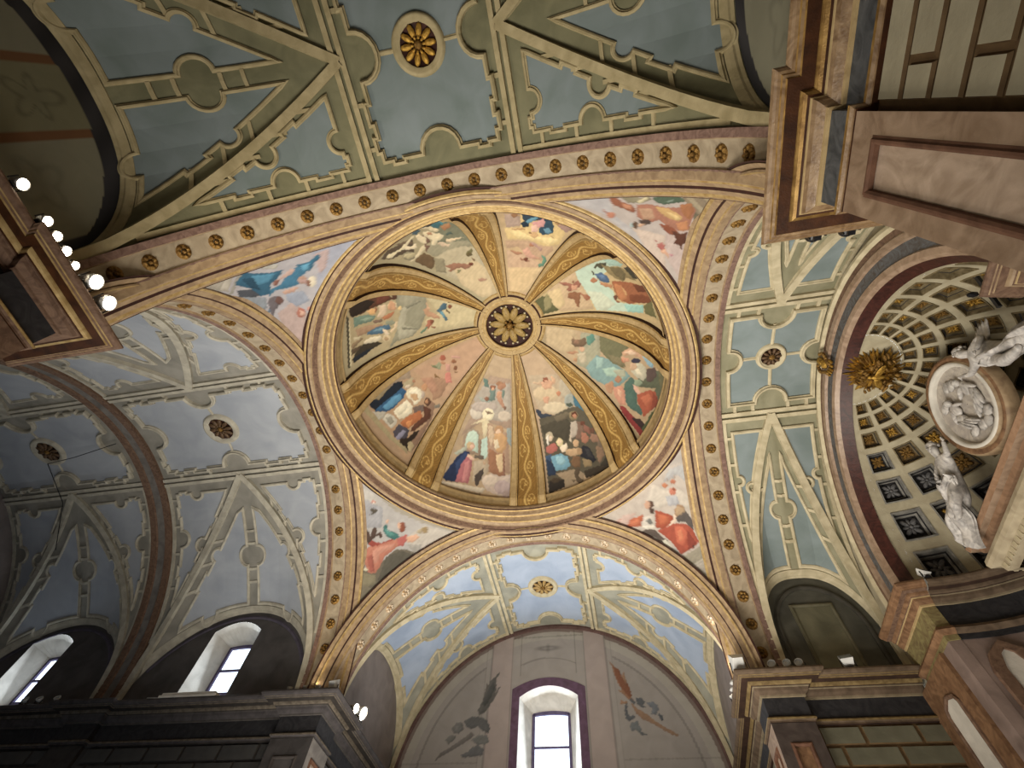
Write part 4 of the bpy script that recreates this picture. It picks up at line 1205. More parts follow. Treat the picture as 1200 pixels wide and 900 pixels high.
# transept overhead: painted lunettes with dark band and grisaille ornament
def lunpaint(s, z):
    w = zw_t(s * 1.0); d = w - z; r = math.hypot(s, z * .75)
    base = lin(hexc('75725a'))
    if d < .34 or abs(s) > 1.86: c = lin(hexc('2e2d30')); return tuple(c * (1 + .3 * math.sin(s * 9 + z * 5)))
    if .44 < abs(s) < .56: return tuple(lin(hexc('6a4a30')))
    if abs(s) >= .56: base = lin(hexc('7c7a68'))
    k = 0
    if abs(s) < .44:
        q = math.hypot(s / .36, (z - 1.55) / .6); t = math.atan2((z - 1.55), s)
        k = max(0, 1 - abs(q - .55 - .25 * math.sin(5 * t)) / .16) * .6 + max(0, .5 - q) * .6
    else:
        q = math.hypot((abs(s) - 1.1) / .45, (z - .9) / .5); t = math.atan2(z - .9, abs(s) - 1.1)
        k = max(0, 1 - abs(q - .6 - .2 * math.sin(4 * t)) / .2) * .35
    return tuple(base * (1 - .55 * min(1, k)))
for sg in (-1, 1):
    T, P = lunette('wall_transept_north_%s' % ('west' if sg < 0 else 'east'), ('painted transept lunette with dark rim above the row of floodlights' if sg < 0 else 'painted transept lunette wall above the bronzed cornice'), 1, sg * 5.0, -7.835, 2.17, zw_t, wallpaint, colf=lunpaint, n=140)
    T, P = lunette('wall_transept_south_%s' % ('west' if sg < 0 else 'east'), ('lunette wall of the windowed transept on the nave side' if sg < 0 else 'lunette wall of the windowed transept on the apse side'), 1, sg * 5.0, 7.835, 2.17, zw_s, mauve)

# ---------------- end wall of the windowed transept
paint(WALL)
EY = 10.0; wx0, wx1 = -1.10, .80; wc = (wx0 + wx1) / 2
def ewcol(x, z):
    c = lin(hexc('97908a')); r = math.hypot(x, z)
    if r > 4.72: c = lin(hexc('7a6a62'))
    elif r > 4.45: c = lin(hexc('a09a90'))
    dx = abs(x + .15)
    if 1.25 < dx < 1.98: c = lin(hexc('a0928c'))
    def line(d, w=.03, k=.72): return k if abs(d) < w else 1
    k = line(dx - 1.25) * line(dx - 1.98) * line(dx - 2.16, .02, .85)
    if dx > 2.16 and r < 4.42: k *= line(r - 4.22, .035) * 1.0; c = c * (.93 if r < 4.2 else 1)
    if dx > 2.16: k *= line(z - .72, .02, .8)
    if dx < 1.25 and z > 3.2:
        k *= line(dx - .95, .025); k *= line(z - 4.55, .025)
        k *= line(z - (3.55 + .22 * (1 - (dx / .95) ** 2)), .025) if dx < .95 else 1
        q = math.hypot((x + .15) / .55, (z - 4.12) / .12); k *= 1 - .4 * max(0, 1 - abs(q - .5) / .5)
        q = math.hypot((x + .15) / .1, (z - 4.12) / .22); k *= 1 - .4 * max(0, 1 - q)
    return tuple(c * k)
T = thing('wall_transept_south_end', 'mauve end wall with painted palm branches either side of the window', 'wall', (0, EY, 0), kind='structure')
zt_w = lambda x: 2.52 + .33 * (1 - ((x - wc) / ((wx1 - wx0) / 2)) ** 2)
m = MB(); xs = sorted(ls(-5.05, 5.05, 300) + [wx0, wx1]); V = []; Fc = []; Cc = []
for x0, x1 in zip(xs, xs[1:]):
    sm = (x0 + x1) / 2; t0 = math.sqrt(max(0, 5.06 ** 2 - x0 * x0)); t1 = math.sqrt(max(0, 5.06 ** 2 - x1 * x1))
    sp = [(-.3, -.3, t0, t1, 150)]
    if wx0 < sm < wx1: sp = [(-.3, -.3, .05, .05, 3), (zt_w(x0), zt_w(x1), t0, t1, 70)]
    for a0, a1, b0, b1, k in sp:
        o = len(V)
        for i in range(k + 1): V += [(x0, EY, a0 + (b0 - a0) * i / k), (x1, EY, a1 + (b1 - a1) * i / k)]
        Fc += [(o + 2 * i, o + 2 * i + 1, o + 2 * i + 3, o + 2 * i + 2) for i in range(k)]
base = np.array([ewcol(v[0], v[2]) for v in V])
m.add(V, Fc, 0, pigments(V, base, 1.0)); m.obj('wall_face', [wallpaint], T)
P = lambda s, z, d=0.0: Vector((s, EY - d, z))
window('window_3', 'white-splayed transept window with two bright panes and violet painted border', P, wx0, wx1, .05, 2.52, .33, .7, .36, .42, 2.30, 1, border=(.25, violet))
m = MB()
for r0, r1, d in ((4.83, 4.93, .05), (4.93, 5.02, .02)):
    m.grid(lambda t, k: Vector(((r0 + (r1 - r0) * k) * math.cos(t), EY - d, (r0 + (r1 - r0) * k) * math.sin(t))), ls(0, PI, 60), (0, 1))
    m.grid(lambda t, k: Vector((r0 * math.cos(t), EY - d * k, r0 * math.sin(t))), ls(0, PI, 60), (0, 1))
m.obj('arched_rim', [mat('purple_rim', '6b5450', '57423e', 6)], T)
# back walls that close the building
for nm, lb, c, s in (('wall_nave_west', 'far end wall of the nave, hardly seen', (-17.1, 0, -1.2), (.2, 10.6, 13.2)), ('wall_transept_north_end', 'end wall behind the camera', (0, -10.15, -1.2), (10.8, .2, 13.2))):
    m = MB(); m.box(c, s); o = m.obj(nm, [mauve]); tag(o, lb, 'wall', kind='structure')

# ---------------- entablatures, ashlar walls, pilasters
def offset_path(path, side):
    n = []
    for (x0, y0), (x1, y1) in zip(path, path[1:]):
        L = math.hypot(x1 - x0, y1 - y0); n.append((-(y1 - y0) / L * side, (x1 - x0) / L * side))
    out = []
    for i, p in enumerate(path):
        a = n[max(0, i - 1)]; b = n[min(len(n) - 1, i)]; d = 1 + a[0] * b[0] + a[1] * b[1]
        out.append(((a[0] + b[0]) / max(d, .3), (a[1] + b[1]) / max(d, .3)))
    return out
def sweep(path, side, prof, mis, name, mats, parent, z0=0.0):
    m = MB(); of = offset_path(path, side); k = len(prof)
    vs = [Vector((p[0] + o[0] * d, p[1] + o[1] * d, z0 + z)) for p, o in zip(path, of) for d, z in prof]
    fs = []; ms = []
    for i in range(len(path) - 1):
        for j in range(k - 1): fs.append((i * k + j, (i + 1) * k + j, (i + 1) * k + j + 1, i * k + j + 1)); ms.append(mis[j])
    o0 = len(m.v); m.v += [tuple(v) for v in vs]; m.f += fs; m.m += ms
    return m.obj(name, mats, parent)
CORN = [(-.5, .0), (.44, .0), (.46, -.02), (.47, -.05), (.455, -.085), (.43, -.105), (.40, -.11), (.39, -.125), (.36, -.13), (.35, -.15), (.22, -.155), (.215, -.17), (.20, -.195), (.17, -.215),
        (.145, -.22), (.14, -.235), (.13, -.24), (.11, -.29), (.06, -.335), (.04, -.345), (.035, -.375), (.0, -.38)]
CM = [3, 0, 0, 0, 0, 0, 1, 0, 1, 2, 1, 1, 1, 2, 3, 3, 0, 0, 0, 3, 3]
FRZ = [(0, -.38), (0, -.74)]
BEAD = [(0, -.74), (.035, -.745), (.055, -.77), (.05, -.80), (.02, -.815), (.02, -.84), (-.08, -.85)]
def entablature(name, label, path, side, mats=None, frz=greystone):
    T = thing(name, label, 'cornice', (path[0][0], path[0][1], 0), kind='structure')
    a, b, c, d = mats or (bronze, beadgold, darkbrown, beige)
    sweep(path, side, CORN, CM, 'cornice', [a, b, c, d], T); sweep(path, side, FRZ, [0], 'frieze', [frz], T)
    sweep(path, side, BEAD, [0, 1, 1, 0, 0, 2], 'bead', [a, b, c], T)
    return T
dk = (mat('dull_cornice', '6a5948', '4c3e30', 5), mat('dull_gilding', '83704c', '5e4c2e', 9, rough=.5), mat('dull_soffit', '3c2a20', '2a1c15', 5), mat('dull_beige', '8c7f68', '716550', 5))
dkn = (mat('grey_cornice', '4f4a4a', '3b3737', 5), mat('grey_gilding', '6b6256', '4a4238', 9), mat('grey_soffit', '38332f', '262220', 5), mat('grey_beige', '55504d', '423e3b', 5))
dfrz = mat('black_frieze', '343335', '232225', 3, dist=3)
PJ = .13
def pier_path(sx, sy, xe, ye):
    X = XR if sx > 0 else XL; Y = sy * NY; xp = X - sx * PJ; yp = Y - sy * PJ
    return [(xe, Y), (sx * 5.83, Y), (sx * 5.83, yp), (xp, yp), (xp, sy * 5.80), (X, sy * 5.80), (X, ye)]
PP = {}
PP['se'] = pier_path(1, 1, 8.12, 10.0); PP['ne'] = pier_path(1, -1, 8.12, -10.0)
PP['sw'] = pier_path(-1, 1, -10.95, 10.0); PP['nw'] = pier_path(-1, -1, -10.95, -10.0)
SD = {'se': 1, 'ne': -1, 'sw': -1, 'nw': 1}
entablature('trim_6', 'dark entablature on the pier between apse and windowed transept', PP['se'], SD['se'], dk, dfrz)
entablature('trim_7', 'bronzed and gilded entablature over the great pilaster, upper right', PP['ne'], SD['ne'])
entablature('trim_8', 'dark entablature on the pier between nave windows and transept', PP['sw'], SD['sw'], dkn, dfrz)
entablature('trim_9', 'brown entablature on the floodlit pier, left side', PP['nw'], SD['nw'], (dullbrown, softgold, darkbrown, dullbrown), dfrz)
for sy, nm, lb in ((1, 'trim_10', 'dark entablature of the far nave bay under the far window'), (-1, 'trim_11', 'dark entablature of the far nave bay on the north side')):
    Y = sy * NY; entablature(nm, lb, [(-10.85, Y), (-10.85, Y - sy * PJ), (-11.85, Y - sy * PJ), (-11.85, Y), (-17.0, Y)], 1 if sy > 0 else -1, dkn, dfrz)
# walls from the entablature to the floor, with ashlar blocks where they show
def low_wall(name, label, path, side, mt, blocks=()):
    T = thing(name, label, 'wall', (path[0][0], path[0][1], Z0), kind='structure')
    sweep(path, side, [(-.04, -.82), (-.04, Z0)], [0], 'wall_face', [mt], T)
    for (axis, cross, d, u0, u1, rows, ph, bmat) in blocks:
        cache = {}
        for r in range(rows):
            z = -.865 - .345 * r; lo, hi = min(u0, u1), max(u0, u1); u = lo - (ph + (.47 if r % 2 else 0)) % .97
            while u < hi:
                a, b2 = max(u, lo), min(u + .97, hi); u += .97
                if b2 - a < .06: continue
                L = round(b2 - a - .05, 3); H = .297
                if L not in cache:
                    q = MB(); x = L / 2; y = H / 2; e = .012
                    q.add([(-x, 0, -y), (x, 0, -y), (x, 0, y), (-x, 0, y), (-x + e, .03, -y + e), (x - e, .03, -y + e), (x - e, .03, y - e), (-x + e, .03, y - e)],
                          [(4, 5, 6, 7), (0, 1, 5, 4), (1, 2, 6, 5), (2, 3, 7, 6), (3, 0, 4, 7)]); q.m = [0, 1, 1, 1, 1]
                    cache[L] = q.mesh('stone_block', [bmat, mt])
                cu = (a + b2) / 2
                if axis == 0: Mx = Matrix.Translation((cu, cross, z - .165)) @ (Matrix.Identity(4) if d > 0 else Matrix.Rotation(PI, 4, 'Z'))
                else: Mx = Matrix.Translation((cross, cu, z - .165)) @ Matrix.Rotation(-PI / 2 if d > 0 else PI / 2, 4, 'Z')
                link('stone_block', cache[L], T, Mx)
    return T
ash_dark = mat('dark_ashlar', '6f6d5c', '5c5a4b', 2); ash_grey = mat('grey_ashlar', '4a4947', '3d3c3b', 2)
low_wall('wall_choir_lower_south', 'wall of green-grey ashlar blocks below the dark entablature, lower right', PP['se'], SD['se'], joint, [(0, NY + .03, -1, 5.86, 8.1, 7, .2, ash_dark), (1, XR + .03, -1, 5.9, 9.9, 5, .2, ash_dark)])
low_wall('wall_transept_lower_east', 'wall of pale painted ashlar blocks, top right corner', PP['ne'], SD['ne'], joint, [(1, XR + .03, -1, -9.9, -5.83, 9, .62, ashlar), (0, -NY - .03, 1, 5.86, 8.1, 3, .2, ashlar)])
low_wall('wall_nave_lower_south', 'dark wall of grey ashlar blocks under the nave windows', PP['sw'], SD['sw'], darkjoint, [(0, NY + .03, -1, -10.8, -5.86, 4, .2, ash_grey), (1, XL - .03, 1, 5.9, 9.9, 4, .2, ash_grey)])
low_wall('wall_nave_lower_north', 'dark brown lower wall behind the floodlit pier', PP['nw'], SD['nw'], dullbrown, [(1, XL - .03, 1, -9.9, -5.9, 3, .2, ash_dark)])
for sy, nm in ((1, 'south'), (-1, 'north')):
    Y = sy * NY; low_wall('wall_nave_far_lower_%s' % nm, 'lower wall of the far nave bay on the %s side' % nm, [(-10.85, Y), (-10.85, Y - sy * PJ), (-11.85, Y - sy * PJ), (-11.85, Y), (-17.0, Y)], 1 if sy > 0 else -1, darkjoint, [(0, sy * (NY + .03), -sy, -16.9, -11.9, 4, .3, ash_grey)])
m = MB(); m.box((0, EY + .1, (Z0 - .3) / 2), (10.6, .2, -Z0 - .3)); o = m.obj('wall_transept_lower_end', [mauve]); tag(o, 'lower part of the windowed end wall, below the picture', 'wall', kind='structure')
def pilaster(name, label, axis, cross, d, u0, u1, shaft, panel, frame, inset=.22):
    """flat pilaster shaft with a sunk framed panel; face plane cross, looking towards d"""
    T = thing(name, label, 'pilaster', (0, 0, 0), kind='structure')
    P = lambda u, z, h=0.0: Vector((u, cross + d * h, z)) if axis == 0 else Vector((cross + d * h, u, z))
    zt = -.85; m = MB(); a, b = u0 + inset, u1 - inset; t = zt - inset - .12; bt = -7.2
    m.add([P(u0, zt), P(u1, zt), P(u1, t), P(u0, t)], [(0, 1, 2, 3)]); m.add([P(u0, t), P(a, t), P(a, Z0), P(u0, Z0)], [(0, 1, 2, 3)]); m.add([P(b, t), P(u1, t), P(u1, Z0), P(b, Z0)], [(0, 1, 2, 3)])
    m.obj('shaft', [shaft], T)
    m = MB(); ribbon(m, lambda u, z, h: P(u, z, h - .02), [(a, bt), (a, t), (b, t), (b, bt)], .07, .05); m.obj('panel_moulding', [frame], T)
    m = MB(); m.add([P(a, t, -.035), P(b, t, -.035), P(b, Z0, -.035), P(a, Z0, -.035)], [(0, 1, 2, 3)]); m.obj('sunk_panel', [panel], T)
xe = XR - PJ - .012; xw = XL + PJ + .012; yp = NY - PJ - .012
frm = mat('panel_moulding', '735341', '553a2c', 5)
pilaster('trim_12', 'great pink-brown marble pilaster with veined light panel, upper right', 1, xe, -1, -5.80, -yp, pinkmarble, lightmarble, frm)
pilaster('trim_13', 'dark pilaster with orange-brown sunk panel below the dark entablature', 0, yp, -1, xe, 5.83, mat('dark_pier', '4f4540', '3a312d', 4), redsand, frm, .25)
pilaster('trim_14', 'pilaster on the transept side of the dark pier, streaked with daylight', 1, xe, -1, yp, 5.80, pinkmarble, lightmarble, frm)
pilaster('trim_15', 'dark pilaster with framed panel under the nave-side lamps', 0, yp, -1, -5.83, xw, mat('grey_pier', '4a4645', '383534', 4), mat('grey_panel', '5a5654', '4a4644', 3), mat('grey_moulding', '4c4643', '3a3532'), .25)
pilaster('trim_16', 'pilaster face behind the big corner floodlight', 1, xw, 1, yp, 5.80, mat('grey_pier_b', '8a8580', '6f6a66', 4), lightmarble, frm)
pilaster('trim_17', 'brown marble pilaster under the row of floodlights', 1, xw, 1, -5.80, -yp, dullbrown, pinkmarble, frm)
pilaster('trim_18', 'dark nave-side pilaster of the floodlit pier', 0, -yp, 1, -5.83, xw, dullbrown, pinkmarble, frm)
pilaster('trim_19', 'choir-side pilaster of the great gilded pier, turned away', 0, -yp, 1, xe, 5.83, pinkmarble, lightmarble, frm)

# ================================================================ APSE
AX, AZ, AR = 8.33, .70, 3.30
def sph(ph, al, h=0.0):
    r = AR - h; return Vector((AX + r * math.sin(ph) * math.cos(al), r * math.sin(ph) * math.sin(al), AZ + r * math.cos(ph)))
T = thing('ceiling', 'coffered half-dome of the apse with flowers in square coffers', 'apse vault', (AX, 0, AZ), kind='structure')
rc = [.321, .421, .545, .709, .904, 1.153, 1.425]; rb = [.272, .369, .482, .625, .805, 1.02, 1.285, 1.571]; D = .274
shell = MB(); coffer_grey = mat('grey_coffer_frame', '8d8a82', '66645f', 8)
def flower(kind):
    m = MB(); sh = lambda p: p
    for k in range(4):
        a = PI / 4 + PI / 2 * k; m.blob((.26 * math.cos(a), .26 * math.sin(a), .04), (.21, .11, .07), 0, Matrix.Rotation(a, 4, 'Z'), 7, 4)
        a = PI / 2 * k; m.blob((.2 * math.cos(a), .2 * math.sin(a), .02), (.17, .08, .05), 0, Matrix.Rotation(a, 4, 'Z'), 6, 4)
    m.blob((0, 0, .07), (.09, .09, .08), 0, nu=7, nv=4); return m.mesh('flower', [kind], True)
fl_gold = flower(gold); fl_grey = flower(greyrelief); fl_old = flower(oldgold)
for j in range(7):
    p0, p1 = rb[j], rb[j + 1]
    for k in range(-5, 6):
        a0, a1 = (k - .5) * D, (k + .5) * D
        g = .13; q0, q1 = p0 + (p1 - p0) * g, p1 - (p1 - p0) * g; b0, b1 = a0 + D * g, a1 - D * g
        N = 4
        O = [(p0, a0 + D * i / N) for i in range(N)] + [(p0 + (p1 - p0) * i / N, a1) for i in range(N)] + [(p1, a1 - D * i / N) for i in range(N)] + [(p1 - (p1 - p0) * i / N, a0) for i in range(N)]
        def inner(f):
            fp = (q1 - q0) * f; fa = (b1 - b0) * f; Q0, Q1, B0, B1 = q0 + fp, q1 - fp, b0 + fa, b1 - fa
            return [(Q0, B0 + (B1 - B0) * i / N) for i in range(N)] + [(Q0 + (Q1 - Q0) * i / N, B1) for i in range(N)] + [(Q1, B1 - (B1 - B0) * i / N) for i in range(N)] + [(Q1 - (Q1 - Q0) * i / N, B0) for i in range(N)]
        I = inner(0); n = len(O); q = lambda L, h: [sph(p, a, h) for p, a in L]
        shell.add(q(O, 0) + q(I, 0), [(i, (i + 1) % n, n + (i + 1) % n, n + i) for i in range(n)])
        low = (j >= 5) or (j == 4 and k >= 4) or (j == 3 and k >= 5)
        low = low and k > -2
        m = MB(); sz = (p1 - p0) * AR
        lv = [(0, -.01), (0, .02), (.05, .02), (.08, -.02 - .1 * sz), (.13, -.02 - .1 * sz), (.17, -.04 - .16 * sz)]
        rings = [q(inner(f), h) for f, h in lv]
        for a_, b_, mi in zip(rings, rings[1:], (0, 0, 0, 2, 0)): m.add(a_ + b_, [(i, (i + 1) % n, n + (i + 1) % n, n + i) for i in range(n)], mi)
        m.add(rings[-1], [tuple(range(n))], 1)
        c = m.obj('coffer', [coffer_frame if not low else coffer_grey, coffer_dark if low else coffer_gold, coffer_dark], T)
        pc, ac = (q0 + q1) / 2, (b0 + b1) / 2; P0 = sph(pc, ac, -.03 - .15 * sz); nn = (Vector((AX, 0, AZ)) - P0).normalized()
        s1 = (q1 - q0) * AR * .8; s2 = (b1 - b0) * AR * math.sin(pc) * .8
        tx = (sph(pc + .01, ac) - sph(pc - .01, ac)).normalized(); ty = nn.cross(tx)
        Mx = Matrix(((tx.x * s1, ty.x * s2, nn.x * min(s1, s2), P0.x), (tx.y * s1, ty.y * s2, nn.y * min(s1, s2), P0.y), (tx.z * s1, ty.z * s2, nn.z * min(s1, s2), P0.z), (0, 0, 0, 1)))
        link('flower', fl_grey if (low and j >= 4 and not (j == 5 and k == 4)) else (fl_old if (j + k) % 3 else fl_gold), c, Mx)
shell.grid(lambda p, a: sph(p, a), ls(0, rb[0], 5), ls(-PI / 2, PI / 2, 25))
for sg in (-1, 1): shell.grid(lambda p, a: sph(p, a), ls(rb[0], PI / 2, 20), (sg * 5.5 * D, sg * PI / 2))
shell.obj('half_dome_shell', [coffer_cream], T)
# arch of the apse: moulded bands on the wall face, red marble reveal
T = thing('trim_20', 'banded brown and grey arch framing the coffered apse', 'arch', (8.15, 0, AZ), kind='structure')
def aband(name, prof, mts, mis, t0=0.0, t1=PI):
    m = MB()
    for j in range(len(prof) - 1):
        (xa, ra), (xb, rb_) = prof[j], prof[j + 1]
        m.grid(lambda t, k: Vector((xa + (xb - xa) * k, (ra + (rb_ - ra) * k) * math.cos(t), AZ + (ra + (rb_ - ra) * k) * math.sin(t))), ls(t0, t1, 73), (0, 1), mis[j])
    return m.obj(name, mts, T)
aband('outer_moulding', [(8.2, 4.30), (8.02, 4.28), (8.0, 4.20), (8.06, 4.14), (8.06, 4.02)], [cream, dullbrown], [0, 0, 0, 1])
aband('brown_band', [(8.06, 4.02), (8.02, 3.98), (8.02, 3.86), (8.08, 3.84)], [pinkmarble], [0, 0, 0])
aband('grey_band', [(8.08, 3.84), (8.08, 3.60)], [mat('grey_marble_band', '606265', '4d4640', 4, dist=3)], [0])
aband('brown_band', [(8.08, 3.60), (8.04, 3.57), (8.05, 3.46), (8.13, 3.40)], [pinkmarble], [0, 0, 0])
aband('red_reveal', [(8.13, 3.40), (8.34, 3.27), (8.36, 3.30)], [redband], [0, 0])
T = thing('wall_choir_east', 'wall face around the apse arch, beige plaster', 'wall', (8.21, 0, 0), kind='structure')
m = MB()
for y0, y1 in zip(ls(-5.1, 5.1, 80), ls(-5.1, 5.1, 80)[1:]):
    def lo(y): return AZ + math.sqrt(max(0, 4.25 ** 2 - y * y)) if abs(y) < 4.25 else -.4
    m.add([(8.2, y0, lo(y0)), (8.2, y1, lo(y1)), (8.2, y1, max(lo(y1), math.sqrt(max(0, 5.16 ** 2 - y1 * y1)))), (8.2, y0, max(lo(y0), math.sqrt(max(0, 5.16 ** 2 - y0 * y0))))], [(0, 1, 2, 3)])
m.obj('wall_face', [mat('choir_plaster', 'a8a08c', '8f8670', 2)], T)
# entablature of the apse
SC = [(d * .75, z) for d, z in CORN]
def apse_ent(nm, label, path, side, mats, frz):
    T = thing(nm, label, 'cornice', (path[0][0], path[0][1], AZ), kind='structure')
    sweep(path, side, SC, CM, 'cornice', list(mats), T, AZ); sweep(path, side, [(0, -.38), (.0, -.80), (.06, -.82), (.09, -.88), (.05, -.93), (0, -.95), (0, -1.05), (-.1, -1.05)], [0, 1, 1, 1, 1, 0, 0], 'frieze', [frz, mats[0]], T, AZ)
    sweep(path, side, [(-.02, -1.05), (-.02, Z0 - AZ)], [0], 'wall_face', [mat('apse_wall', '8c7a72', '6b5c55', 2)], T, AZ)
om = (redsand, redsand, dullbrown, beige)
apse_ent('trim_21', 'orange marble cornice block where the choir meets the apse, lower right', [(8.12, 4.72), (8.12, 3.3), (8.34, 3.26)], -1, om, mat('green_frieze', '8c8358', '6c5c40', 4, dist=3))
apse_ent('trim_22', 'brown cornice end of the apse below the great pilaster, right edge', [(8.12, -4.72), (8.12, -3.3), (8.34, -3.26)], 1, (dullbrown, goldbeige, dullbrown, beige), dullbrown)
apse_ent('trim_23', 'dark curved entablature round the inside of the apse', [(AX + 3.27 * math.cos(t), 3.27 * math.sin(t)) for t in ls(PI / 2, -PI / 2, 33)], -1, (dk[0], dk[0], dk[2], dk[3]), dfrz)
T = thing('trim_24', 'orange marble pilaster with a tall white rounded panel, lower right corner', 'pilaster', (8.1, 4.4, 0), kind='structure')
m = MB(); m.box((8.11, 4.42, (Z0 - .35) / 2), (.10, 1.5, -Z0 - .35)); m.obj('shaft', [redsand], T)
m = MB(); sh = lambda u, z, h=0.0: Vector((8.055 - h, u, z))
o = [(4.62, -6), (4.62, -1.0), (4.55, -.88), (4.32, -.80), (4.09, -.88), (4.02, -1.0), (4.02, -6)]; ribbon(m, sh, o, .07, .05); m.obj('panel_moulding', [dullbrown], T)
m = MB(); m.add([sh(y, z, .01) for y, z in o], [tuple(range(7))]); m.obj('white_panel', [whiteplaster], T)
T = thing('trim_25', 'white shell-topped niche panel on the dark apse wall, right edge', 'niche', (8.8, 3.2, -1), kind='structure')
m = MB(); NP = lambda u, z, h=0.0: Vector((AX + (3.27 - h) * math.sin(.15 + u), (3.27 - h) * math.cos(.15 + u), z))
m.add([NP(u, z, .05) for u, z in [(-.07, -2.5), (-.07, -.95), (-.05, -.72), (0, -.6), (.05, -.72), (.07, -.95), (.07, -2.5)]], [tuple(range(7))]); m.obj('niche_panel', [whiteplaster], T)
m = MB(); ribbon(m, NP, [(-.09, -2.5), (-.09, -.95), (-.06, -.68), (0, -.54), (.06, -.68), (.09, -.95), (.09, -2.5)], .06, .09, prof=[(-.5, 0), (-.5, .09), (.5, .09), (.5, 0)]); m.obj('niche_rim', [dullbrown], T)

# ---------------- gilded glory under the crown of the half-dome
T = thing('gilded_sunburst', 'gilded sunburst of rays and clouds hanging at the crown of the apse', 'ornament', (8.72, 0, 3.86))
GM = Matrix.Translation((8.68, .02, 3.86)) @ Matrix.Rotation(PI, 4, 'X') @ Matrix.Rotation(math.radians(-16), 4, 'Y')
rng = random.Random(7)
for lay, (n, r0, r1, z) in enumerate(((36, .2, .62, 0), (30, .16, .52, .06), (24, .08, .38, .12))):
    m = MB()
    for k in range(n):
        a = 2 * PI * (k + .5 * lay) / n + rng.uniform(-.05, .05); L = r1 * rng.uniform(.82, 1.05); w = .04 * rng.uniform(.7, 1.2)
        d = Vector((math.cos(a), math.sin(a), 0)); t = Vector((-d.y, d.x, 0)); zz = Vector((0, 0, z))
        vs = [d * r0 + t * w + zz, d * r0 - t * w + zz, d * L * .8 - t * w * .8 + zz, d * L + zz - Vector((0, 0, .05)), d * L * .8 + t * w * .8 + zz, d * r0 + zz + Vector((0, 0, .06)), d * L * .8 + zz + Vector((0, 0, .05))]
        m.add([GM @ v for v in vs], [(0, 5, 6, 4), (5, 1, 2, 6), (4, 6, 3), (6, 2, 3), (0, 4, 3, 2, 1)])
    m.obj('ray_ring', [(gold, oldgold, gold)[lay]], T)
m = MB()
for k in range(70):
    a = rng.uniform(0, 2 * PI); r = rng.uniform(.03, .46); s_ = rng.uniform(.025, .06)
    m.blob(GM @ Vector((r * math.cos(a), r * math.sin(a), .14 + rng.uniform(0, .12))), (s_ * 1.5, s_ * rng.uniform(.5, 1), s_), 0, Matrix.Rotation(a, 4, 'Z'), 7, 4)
m.obj('cloud_cluster', [oldgold], T, True)
m = MB(); m.blob(GM @ Vector((0, 0, .3)), (.16, .06, .06)); m.blob(GM @ Vector((-.16, 0, .32)), (.05, .045, .045))
for s_ in (-1, 1): m.blob(GM @ Vector((.02, .15 * s_, .31)), (.08, .17, .02), 0, Matrix.Rotation(.5 * s_, 4, 'Z'))
m.obj('dove', [gold], T, True)
T = thing('gilded_cartouche', 'small gilded cartouche clasping the crown of the apse arch', 'ornament', (7.98, .1, 4.5))
m = MB(); m.blob((7.93, .08, 4.58), (.07, .12, .22), 0); m.blob((7.90, .08, 4.62), (.06, .07, .12)); m.obj('shield', [gold], T, True)
for s_ in (-1, 1):
    m = MB()
    for k in range(9): a = k * .55; m.blob((7.92, .08 + s_ * (.16 + .10 * math.sin(a) * (1 - k / 12)), 4.72 - k * .055), (.045, .05, .05), nu=6, nv=4)
    m.obj('scroll', [oldgold], T, True)
m = MB()
for k in range(5): m.blob((7.96, .08 + (k - 2) * .085, 4.30 - .04 * (2 - abs(k - 2)) + .02), (.05, .035, .11), 0, None, 6, 4)
m.obj('pendant_leaves', [gold], T, True)

# ---------------- altarpiece top
T = thing('altarpiece', 'top of a marble altarpiece with projecting dentilled cornices, right edge', 'altar', (9.9, 0, Z0))
def block(name, x, hw, z0, z1, mt, dx=0.0):
    m = MB(); m.box(((x + 10.3) / 2, 0, (z0 + z1) / 2), (10.3 - x, 2 * hw, z1 - z0)); return m.obj(name, mt, T)
def cornb(name, x, hw, prof, mts, mis):
    m = MB(); pth = [(10.3, hw), (x, hw), (x, -hw), (10.3, -hw)]; of = offset_path(pth, -1); k = len(prof)
    vs = [Vector((p[0] + o_[0] * d, p[1] + o_[1] * d, z)) for p, o_ in zip(pth, of) for d, z in prof]
    m.add(vs, [(i * k + j, (i + 1) * k + j, (i + 1) * k + j + 1, i * k + j + 1) for i in range(3) for j in range(k - 1)]); m.m = [mis[j] for i in range(3) for j in range(k - 1)]
    return m.obj(name, mts, T)
block('core', 9.55, 2.35, -1.2, 1.08, [mat('dark_altar_core', '35291f', '211812', 4)])
cornb('upper_cornice', 9.5, 2.42, [(-.3, 1.14), (.22, 1.13), (.26, 1.08), (.24, .98), (.14, .95), (.12, .86), (.02, .82)], [pinkmarble, mat('tan_pink_marble', 'a08066', '85674f', 4, dist=2)], [0, 1, 1, 0, 1, 1])
cornb('frieze', 9.52, 2.36, [(0, .84), (0, .52)], [mat('black_brown_frieze', '33251c', '1e1510', 5)], [0])
lc = cornb('lower_cornice', 9.42, 2.16, [(0, .60), (.26, .58), (.28, .50), (.26, .42), (.16, .38), (.14, .26), (.02, .22)], [mat('cream_altar_marble', 'b5a88e', '948770', 4)], [0] * 6)
dmb = MB(); dmb.box((0, 0, 0), (.09, .07, .10)); dme = dmb.mesh('dentil', [cream])
for k in range(34): link('dentil', dme, T, Matrix.Translation((9.30, 2.2 - k * .133, .31)))
for k in range(10): link('dentil', dme, T, Matrix.Translation((9.42 + .14 * k, 2.28, .31)) @ Matrix.Rotation(PI / 2, 4, 'Z'))
block('pedestal', 9.6, 1.9, Z0, .24, [pinkmarble])
